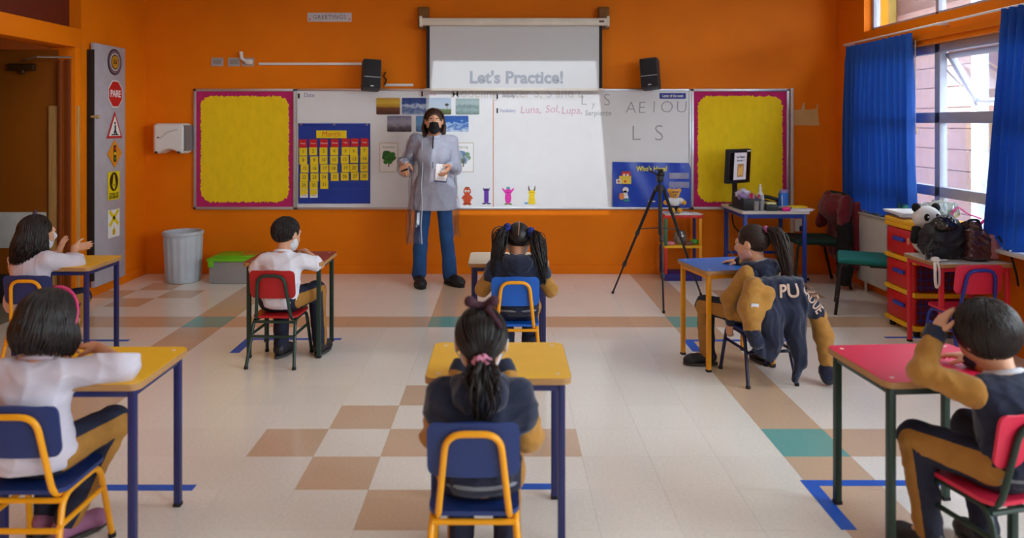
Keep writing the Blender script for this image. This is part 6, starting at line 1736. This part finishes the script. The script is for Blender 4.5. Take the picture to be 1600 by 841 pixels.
# --- girl with the low ponytail and pink scrunchie, front centre
def hf(root, H):
    d = nrm((0.0, -0.86, -0.72))
    hr = hair_tied(root, H, H_black, [(d, 0.165, 0.062, 0.026)], 11)
    scrunchie(hr, H.p(onscalp(d, 0.012)), H.R @ d, mat('dusty_pink_scrunchie', (206, 134, 160), 0.8), 0.020, 0.013)
    S = Sdf(0.005)
    for sx in (-1, 1): S.cone(H.p(0, -0.03, 0.110), H.p(sx * 0.036, -0.045, 0.128), 0.008, 0.019, 0.008)
    S.ell(H.p(0, -0.03, 0.112), (0.013, 0.013, 0.013), H.R, 0.01); S.cone(H.p(0.02, -0.06, 0.105), H.p(0.055, -0.085, 0.06), 0.012, 0.008, 0.01)
    sdf_obj('hair_bow', S, mat('maroon_bow', (62, 24, 40), 0.8), hr)
child('pupil in navy jacket with tan sleeves, low ponytail and dusty pink scrunchie', (-0.070, 2.43, 0), 0.0, 'track', hf, lean=0.10, head=(0.06, -0.02, 0.0), hs=1.07, tall=-0.012, mask=M_mask, seed=2, hood=True, yoke=True, hres=0.0055,
      elbows=((-0.150, 0.03, 0.48), (0.155, 0.03, 0.48)), wrists=((-0.08, 0.20, 0.645), (0.08, 0.20, 0.645)), ankles=((-0.075, 0.16, 0.075), (0.085, 0.10, 0.075)))

# --- girl with the pink headband, front left
def hf(root, H):
    hr = hair_loose(root, H, H_black, 0.11, 21, az0=70, wave=0.005, back=0.02)
    MB().tube([H.p(onscalp(nrm((math.sin(a), 0.20, math.cos(a))), 0.010)) for a in np.linspace(-1.75, 1.75, 28)], 0.0075, 8, flat=0.6).build('headband', mat('hot_pink_headband', (226, 60, 120), 0.5), hr)
child('pupil in pale smock with pink headband leaning on a yellow desk', (-1.605, 2.56, 0), 0.0, 'smock', hf, lean=0.14, roll=-0.02, head=(-0.12, 0.20, 0.05), hs=1.07, mask=M_mask, seed=5, hres=0.0055, tall=0.01,
      elbows=((-0.23, 0.03, 0.60), (0.272, 0.04, 0.672)), wrists=((-0.08, 0.20, 0.66), (0.10, 0.215, 0.675)), hands=(((0.5, 0.85, 0), (0, 0, -1)), ((-0.9, 0.4, 0.1), (0, 0.2, -1))),
      knees=((-0.085, 0.24, 0.385), (0.15, 0.22, 0.40)), ankles=((-0.08, 0.20, 0.075), (0.03, 0.14, 0.075)), shoes=mat('pink_grey_trainer', (150, 96, 130), 0.6), feet=((0.2, 1), (0.6, 1)))

# --- girl with long hair nearest the door
def hf(root, H):
    hr = hair_loose(root, H, H_black, 0.195, 31, az0=74, wave=0.012, back=0.045)
    S = Sdf(0.005); S.cone(H.p(0.0, -0.03, 0.108), H.p(0.012, -0.035, 0.140), 0.012, 0.007, 0.01); S.cone(H.p(0.0, -0.03, 0.108), H.p(-0.02, -0.03, 0.125), 0.010, 0.006, 0.01)
    sdf_obj('hair_clip', S, mat('purple_grey_clip', (70, 56, 84), 0.7), hr)
w = wloc((-2.92, 4.62), math.radians(-12))
child('pupil in pale smock with long wavy hair and hands held forward near the door', (-2.92, 4.62, 0), math.radians(-12), 'smock', hf, lean=0.10, head=(-0.35, 0.02, 0.0), mask=M_mask, skin=M_skin2, seed=7, hres=0.007, tall=0.03,
      elbows=(w(-3.06, 4.72, 0.60), w(-2.705, 4.70, 0.62)), wrists=(w(-2.90, 4.86, 0.675), w(-2.80, 4.86, 0.70)),
      hands=(((0.25, 0.25, 0.9), (0.9, 0.1, -0.2), (0.2, 0.15, 0.2, 0.25)), ((0.75, 0.55, 0.10), (-0.5, 0.6, 0.2), (0.12, 0.1, 0.12, 0.15))), ankles=((-0.075, 0.18, 0.075), (0.11, 0.14, 0.075)), knees=((-0.08, 0.24, 0.385), (0.17, 0.20, 0.395)))

# --- boy in white T-shirt
def hf(root, H): hair_short(root, H, H_black, 41, grow=0.001)
w = wloc((-1.415, 4.77), 0.0)
child('pupil in white T-shirt with short dark hair on the dark red chair', (-1.415, 4.77, 0), 0.0, 'shirt', hf, lean=0.10, roll=0.02, head=(-0.50, 0.10, 0.0), mask=M_mask, skin=M_skin2, seed=9, hres=0.007,
      elbows=((-0.185, 0.02, 0.56), (0.235, 0.04, 0.60)), wrists=((-0.06, 0.20, 0.66), (0.10, 0.19, 0.66)), hands=(((0.5, 0.8, 0), (0, 0, -1)), ((-0.6, 0.75, 0), (0, 0, -1))),
      knees=((-0.07, 0.24, 0.385), (0.17, 0.21, 0.40)), ankles=((-0.02, 0.05, 0.075), (0.22, 0.10, 0.078)), feet=((0.25, 1), (0.2, 1)))

# --- girl with two pigtails
def hf(root, H):
    a = nrm((-0.86, -0.50, 0.30)); b = nrm((0.86, -0.50, 0.10))
    hr = hair_tied(root, H, H_black, [(a, 0.34, 0.052, 0.036, (-0.055, -0.075, 0)), (b, 0.32, 0.050, 0.036, (0.055, -0.075, 0))], 51, part=True)
    for d, t in ((a, 0.016), (b, 0.016)):
        scrunchie(hr, H.p(onscalp(d, 0.014)), H.R @ d, mat('royal_blue_scrunchie', (26, 44, 128), 0.7), 0.018, t)
child('pupil in navy jacket with two long pigtails tied in blue scrunchies', (0.092, 4.57, 0), 0.0, 'track', hf, lean=0.12, head=(0.0, 0.30, 0.06), mask=M_mask, seed=13, hood=True, yoke=True, hres=0.007,
      elbows=((-0.215, 0.0, 0.49), (0.205, 0.0, 0.49)), wrists=((-0.13, 0.19, 0.645), (0.13, 0.19, 0.645)), ankles=((-0.06, 0.10, 0.075), (0.08, 0.06, 0.075)))

# --- girl with the high ponytail, sitting sideways
RG = math.radians(36); LG = (1.535, 4.43, 0)
def hf(root, H):
    d = nrm((0.0, -0.86, 0.50))
    hr = hair_tied(root, H, H_brown, [(d, 0.34, 0.048, 0.055, (0.0, -0.10, 0.0))], 61)
    scrunchie(hr, H.p(onscalp(d, 0.012)), H.R @ d, mat('mauve_scrunchie', (160, 74, 120), 0.6), 0.016, 0.010)
w = wloc(LG, RG)
child('pupil in navy jacket with tan sleeves and long high ponytail looking sideways', LG, RG, 'track', hf, lean=0.10, roll=-0.04, head=(0.20, 0.08, 0.0), mask=mat('pink_mask_cloth', (206, 160, 152), 0.9), skin=M_skin2, seed=15, hood=True, hres=0.0065,
      elbows=(w(1.345, 4.40, 0.475), w(1.66, 4.58, 0.50)), wrists=(w(1.372, 4.46, 0.335), w(1.50, 4.70, 0.64)), hands=(((-0.1, 0.15, -1), (0.9, -0.2, 0.1)), ((-0.4, 0.9, 0), (0, 0, -1))),
      knees=(w(1.262, 4.625, 0.385), w(1.56, 4.68, 0.385)), ankles=(w(1.282, 4.655, 0.075), w(1.66, 4.66, 0.078)), feet=((-0.75, 0.6), (0.2, 1)))

# --- boy leaning his head on his hand, front right
RG = math.radians(9); LG = (1.685, 2.47, 0)
def hf(root, H): hair_short(root, H, H_black, 71, Ln=0.075, N=3400, grow=0.007, bowl=True)
w = wloc(LG, RG)
child('pupil in navy jacket with tan sleeves resting head on hand at the pink red desk', LG, RG, 'track', hf, lean=0.10, roll=-0.06, head=(-0.05, 0.18, -0.12), mask=None, skin=M_skin2, seed=17, hood=False, hres=0.0055, hs=1.06,
      elbows=(w(1.432, 2.535, 0.668), w(1.84, 2.60, 0.58)), wrists=(w(1.497, 2.575, 0.785), w(1.72, 2.72, 0.655)), hands=(((0.55, 0.10, 0.82), (0.85, -0.1, -0.4), (0.18, 0.22, 0.30, 0.40), 0.2), ((-0.5, 0.85, 0), (0, 0, -1))),
      knees=(w(1.462, 2.625, 0.405), w(1.72, 2.74, 0.40)), ankles=(w(1.49, 2.60, 0.085), w(1.70, 2.62, 0.08)), feet=((-0.3, 1), (0.1, 1)))

# ------------------------------------------------------------------ varsity jacket hung on the sideways girl's chair
CJ = (1.522, 4.440); AJ = math.radians(9)
jk = empty('varsity_jacket', (CJ[0], CJ[1], 0), AJ); tag(jk, 'navy varsity jacket with tan sleeves and letters hung over a chair back', 'jacket')
S = Sdf(0.007)
S.rbox((0.02, -0.205, 0.50), (0.30, 0.045, 0.25), 0.02, k=0.03)
S.cone((-0.13, -0.165, 0.605), (0.17, -0.165, 0.60), 0.03, 0.03, k=0.03)
S.cone((-0.06, -0.215, 0.42), (-0.02, -0.235, 0.28), 0.085, 0.05, k=0.05)
S.cone((0.09, -0.215, 0.42), (0.135, -0.245, 0.16), 0.075, 0.035, k=0.05)
S.cone((0.13, -0.20, 0.55), (0.25, -0.20, 0.43), 0.055, 0.055, k=0.04)
S.rbox((-0.075, -0.235, 0.235), (0.16, 0.035, 0.10), 0.015, rzm(0) @ ry(0.55), k=0.03)
S.cone((0.12, -0.25, 0.16), (0.10, -0.245, 0.06), 0.030, 0.022, k=0.02)
S.noise = folds(0.007, 40, 90, (1.5, 0.6, 0.14))
jb = sdf_obj('jacket_body', S, M_navyc, jk)
S = Sdf(0.007); S.chain([(-0.12, -0.185, 0.585), (-0.165, -0.225, 0.47), (-0.155, -0.235, 0.36)], [0.058, 0.062, 0.048], 0.03); S.cone((-0.06, -0.22, 0.545), (-0.10, -0.235, 0.44), 0.050, 0.045, k=0.03); S.noise = folds(0.004, 40, 91); a = sdf_obj('sleeve', S, M_tanc, jk)
S = Sdf(0.006); S.cone((-0.153, -0.235, 0.345), (-0.135, -0.245, 0.285), 0.046, 0.042, k=0.02); S.noise = folds(0.004, 60, 95); sdf_obj('cuff', M_navyc and S, M_navyc, a)
MB().box((0, 0, 0), (0.045, 0.006, 0.022), 0.002, rot=(0, 0.1, 0)).build('patch', mat('patch_silver', (190, 190, 200), 0.6), a, (-0.165, -0.283, 0.50))
S = Sdf(0.007); S.chain([(0.265, -0.195, 0.415), (0.30, -0.205, 0.29), (0.315, -0.21, 0.14)], [0.050, 0.052, 0.042], 0.03); S.noise = folds(0.004, 40, 92); a = sdf_obj('sleeve', S, M_tanc, jk)
S = Sdf(0.006); S.cone((0.318, -0.21, 0.10), (0.326, -0.212, 0.05), 0.046, 0.044, k=0.02); S.noise = folds(0.004, 60, 96); sdf_obj('cuff', S, M_navyc, a)
def drape(target, name, body, size, m, parent, loc, rot, **k):
    """lettering sewn on: every point follows the cloth surface"""
    from mathutils.bvhtree import BVHTree
    tm = target.data
    tree = BVHTree.FromPolygons([v.co for v in tm.vertices], [list(p.vertices) for p in tm.polygons])
    o = text(name, body, size, m, parent, (0, 0, 0), (0, 0, 0), **k)
    T_ = Matrix.LocRotScale(Vector(loc), Euler(rot), None)
    b = bmesh.new(); b.from_mesh(o.data)
    bmesh.ops.subdivide_edges(b, edges=[e for e in b.edges if e.calc_length() > 0.02], cuts=2)
    b.to_mesh(o.data); b.free()
    zc = max(v.co.z for v in o.data.vertices)
    for v in o.data.vertices:
        w_ = T_ @ Vector((v.co.x, v.co.y, 0)); hit = tree.ray_cast(Vector((w_.x, -1.0, w_.z)), Vector((0, 1, 0)))[0]
        y = hit.y if hit else w_.y
        v.co = Vector((w_.x, y - (0.004 if v.co.z > 0 else -0.001), w_.z))
    return o
M_let = mat('cream_felt_letters', (206, 178, 158), 0.9)
drape(jb, 'letters', 'PU', 0.105, M_let, jk, (0.065, -0.246, 0.56), (PI / 2 - 0.05, -0.04, 0), extrude=0.004, bold=0.002, sx=0.85)
drape(jb, 'letters', 'CADUE', 0.085, M_let, jk, (0.205, -0.262, 0.515), (PI / 2, math.radians(58), 0.15), extrude=0.003, bold=0.001, sx=0.62)

# ------------------------------------------------------------------ the teacher
te = empty('person', (-0.640, 6.97, 0), PI); tag(te, 'teacher in grey tunic, jeans and black mask standing at the whiteboard', 'person')
Rt = rx(-0.03)
Hh = rzm(0.10) @ rx(-0.10)
H = Fr(np.array((0.0, 0.02, 1.425)) + Hh @ np.array((0, 0.014, 0.108)), Hh, 1.08)
hipT = (np.array((-0.085, 0, 0.86)), np.array((0.085, 0, 0.86)))
knT = (np.array((-0.118, 0.03, 0.47)), np.array((0.118, 0.03, 0.47)))
anT = (np.array((-0.150, -0.02, 0.09)), np.array((0.140, 0.02, 0.09)))
shT = (np.array((-0.165, 0, 1.345)), np.array((0.165, 0, 1.345)))
elT = (np.array((-0.205, -0.02, 1.085)), np.array((0.265, -0.03, 1.09)))
wrT = (np.array((-0.165, 0.185, 1.125)), np.array((0.262, 0.175, 1.155)))
feetT = ((-0.65, 0.8), (-0.25, 1.0))
def ttorso(S, g):
    S.ell((0, 0, 0.90), (0.165 + g, 0.115 + g, 0.12 + g), None, 0.05); S.ell((0, 0.0, 1.06), (0.140 + g, 0.105 + g, 0.16 + g), None, 0.06)
    S.ell((0, 0.01, 1.23), (0.158 + g, 0.110 + g, 0.14 + g), None, 0.06); S.cone((-0.12, -0.01, 1.345), (0.12, -0.01, 1.345), 0.055 + g, 0.055 + g, 0.06)
    for sx in (-1, 1): S.ell((sx * 0.07, 0.085, 1.215), (0.065 + g, 0.045 + g, 0.06 + g), None, 0.05)
S = Sdf(0.007); ttorso(S, -0.006)
S.cone((0, -0.005, 1.37), H.p(0, -0.01, -0.05), 0.056, 0.052, 0.03); add_head(S, H)
for i, sd in ((0, -1), (1, 1)):
    S.cone(shT[i], elT[i], 0.048, 0.040, 0.03); S.cone(elT[i], wrT[i], 0.038, 0.027, 0.015)
    S.cone(hipT[i], knT[i], 0.080, 0.054, 0.03); S.cone(knT[i], anT[i], 0.052, 0.040, 0.02)
    f = nrm((*feetT[i], 0)); S.cone(anT[i], anT[i] + f * 0.12 + np.array((0, 0, -0.05)), 0.036, 0.028, 0.02)
hand(S, wrT[0], (0.35, 0.55, -0.55), (0.9, 0.1, 0.3), -1, 1.42, (0.45, 0.5, 0.5, 0.55), 0.6)
hand(S, wrT[1], (-0.12, 0.75, -0.62), (-0.3, -0.5, -0.8), 1, 1.42, (0.5, 0.6, 0.7, 0.7), 0.6)
sdf_obj('body', S, mat('skin_teacher', (206, 150, 118), 0.55, var=0.05, vscale=20), te)
face_bits(te, H, H_black, lid=0.006); add_mask(te, H, M_maskb)
# jeans
S = Sdf(0.008); S.ell((0, 0, 0.90), (0.172, 0.122, 0.12), None, 0.04)
for i in (0, 1): S.cone(hipT[i], knT[i], 0.088, 0.062, 0.02); S.cone(knT[i], anT[i] + np.array((0, 0.0, 0.02)), 0.060, 0.070, 0.02)
S.cut((0, 0, 0.058), (0, 0, -1)); S.noise = folds(0.005, 22, 33, (1, 1, 0.6))
sdf_obj('jeans', S, mat('blue_denim', (28, 74, 128), 0.85, var=0.22, vscale=7, bump=0.3, bscale=400), te)
for i in (0, 1):
    o = shoe(te, (anT[i][0], anT[i][1], 0.10), feetT[i], mat('black_ankle_boot', (26, 24, 28), 0.55), 1.42, mat('black_boot_sole', (18, 18, 20), 0.7))
# tunic
M_tun = mat('grey_tunic_cotton', (164, 168, 186), 0.9, var=0.05, vscale=25, bump=0.2, bscale=300)
S = Sdf(0.008); ttorso(S, 0.014); S.cone((0, 0.0, 0.92), (0, 0.0, 0.68), 0.145, 0.150, 0.06); S.cone((-0.08, 0, 0.92), (-0.095, 0.0, 0.68), 0.11, 0.115, 0.05); S.cone((0.08, 0, 0.92), (0.095, 0.0, 0.68), 0.11, 0.115, 0.05)
for i in (0, 1): S.cone(shT[i], elT[i], 0.064, 0.058, 0.035); S.cone(elT[i], wrT[i], 0.055, 0.038, 0.02)
S.cut((0, 0, 0.705), (0, 0, -1)); S.cut((0, 0.05, 1.415), (0, -0.35, 1)); S.noise = folds(0.009, 26, 34, (1.2, 1, 0.35))
tu = sdf_obj('tunic', S, M_tun, te)
MB().tube([(0.062 * math.cos(a), 0.005 + 0.060 * math.sin(a), 1.402 - 0.02 * math.sin(a)) for a in np.linspace(0, 2 * PI, 28, endpoint=False)], 0.013, 8, closed=True).build('collar', mat('pale_blue_collar', (176, 184, 204), 0.9), tu)
MB().tube(spline([(0.0, 0.075, 1.395), (0.0, 0.118, 1.34), (0.0, 0.130, 1.27), (0.0, 0.135, 1.10)], 5), [0.007] * 10 + [0.003] * 6, 6).build('zip_strip', mat('dark_zip', (44, 40, 44), 0.6), tu)
for sx in (): MB().rrect(0.10, 0.11, 0.012, 0, 0.004).build('pocket', mat('darker_pocket_cotton', (140, 140, 156), 0.9), tu, (sx * 0.09, 0.158, 0.90), (PI / 2, 0, PI))
# hair
hr = hair_loose(te, H, H_long, 0.165, 81, az0=82, N=700, wave=0.010, px=-0.1, back=0.01)
# clear plastic gown hanging open
M_film = glassy('clear_gown_film', (246, 248, 252), 0.08, 0.06, 0.0)
gw = empty('clear_gown', (0, 0, 0)); gw.parent = te
def gown(a0, a1, z0, z1, seed, nm, off=0.0):
    rs = np.random.RandomState(seed); ph = rs.uniform(0, 6.3, 3); rows = []
    for i in range(26):
        z = z1 + (z0 - z1) * i / 25; t = i / 25; row = []
        for j in range(44):
            u = j / 43; a = math.radians(a0 + (a1 - a0) * u)
            fold = (0.006 + 0.022 * t) * math.sin(u * 26 + ph[0] + 2 * t) + 0.008 * math.sin(z * 17 + u * 9 + ph[1])
            rxx = 0.195 + 0.025 * t + fold + off * t; ryy = 0.14 + 0.045 * t + fold
            row.append((rxx * math.sin(a), ryy * math.cos(a) - 0.005, z + 0.012 * math.sin(u * 11 + ph[2]) * t))
        rows.append(row)
    MB().sheet(rows).build(nm, M_film, gw, smooth=80)
    return rows
r1 = gown(28, 118, 0.40, 1.36, 1, 'gown_panel', 0.03); r2 = gown(-92, -150, 0.45, 1.36, 2, 'gown_panel', 0.0)
MB().tube([r[0] for r in r1], 0.004, 6).build('gown_hem', mat('milky_hem', (214, 220, 232), 0.4), gw)
S = Sdf(0.009); S.cone(shT[1], elT[1], 0.078, 0.082, 0.03); S.cone(elT[1], wrT[1], 0.082, 0.060, 0.03); S.noise = folds(0.008, 30, 36); sdf_obj('gown_sleeve', S, M_film, gw)
# things in her hands
o = empty('held_card', (-0.555, 6.755, 1.06), math.radians(-6)); tag(o, 'white picture card with coloured edge held in the teacher\'s hand', 'card')
o.rotation_euler = (0.12, 0.10, math.radians(6))
MB().box((0, 0, 0), (0.108, 0.012, 0.165), 0.003).build('card_block', M_paper, o)
for i, c_ in enumerate(((206, 60, 50), (60, 140, 80), (230, 150, 40), (60, 80, 160))): MB().box((0.056, 0, 0.06 - i * 0.04), (0.006, 0.013, 0.038)).build('edge_tab', mat('tab_%d' % i, c_, 0.6), o)
MB().box((0, -0.0062, -0.076), (0.106, 0.003, 0.012)).build('blue_edge', mat('card_navy_edge', (50, 60, 120), 0.6), o)
text('card_print', 'Ll\nSs', 0.035, mat('grey_print', (98, 98, 110), 0.6), o, (0, -0.0066, 0.03), WALL_B)
o = MB().tube([(-0.915, 6.725, 1.075), (-0.855, 6.70, 1.10)], 0.010, 8).build('whiteboard_marker', M_black, None); tag(o, 'black whiteboard marker in the teacher\'s outstretched hand', 'marker')
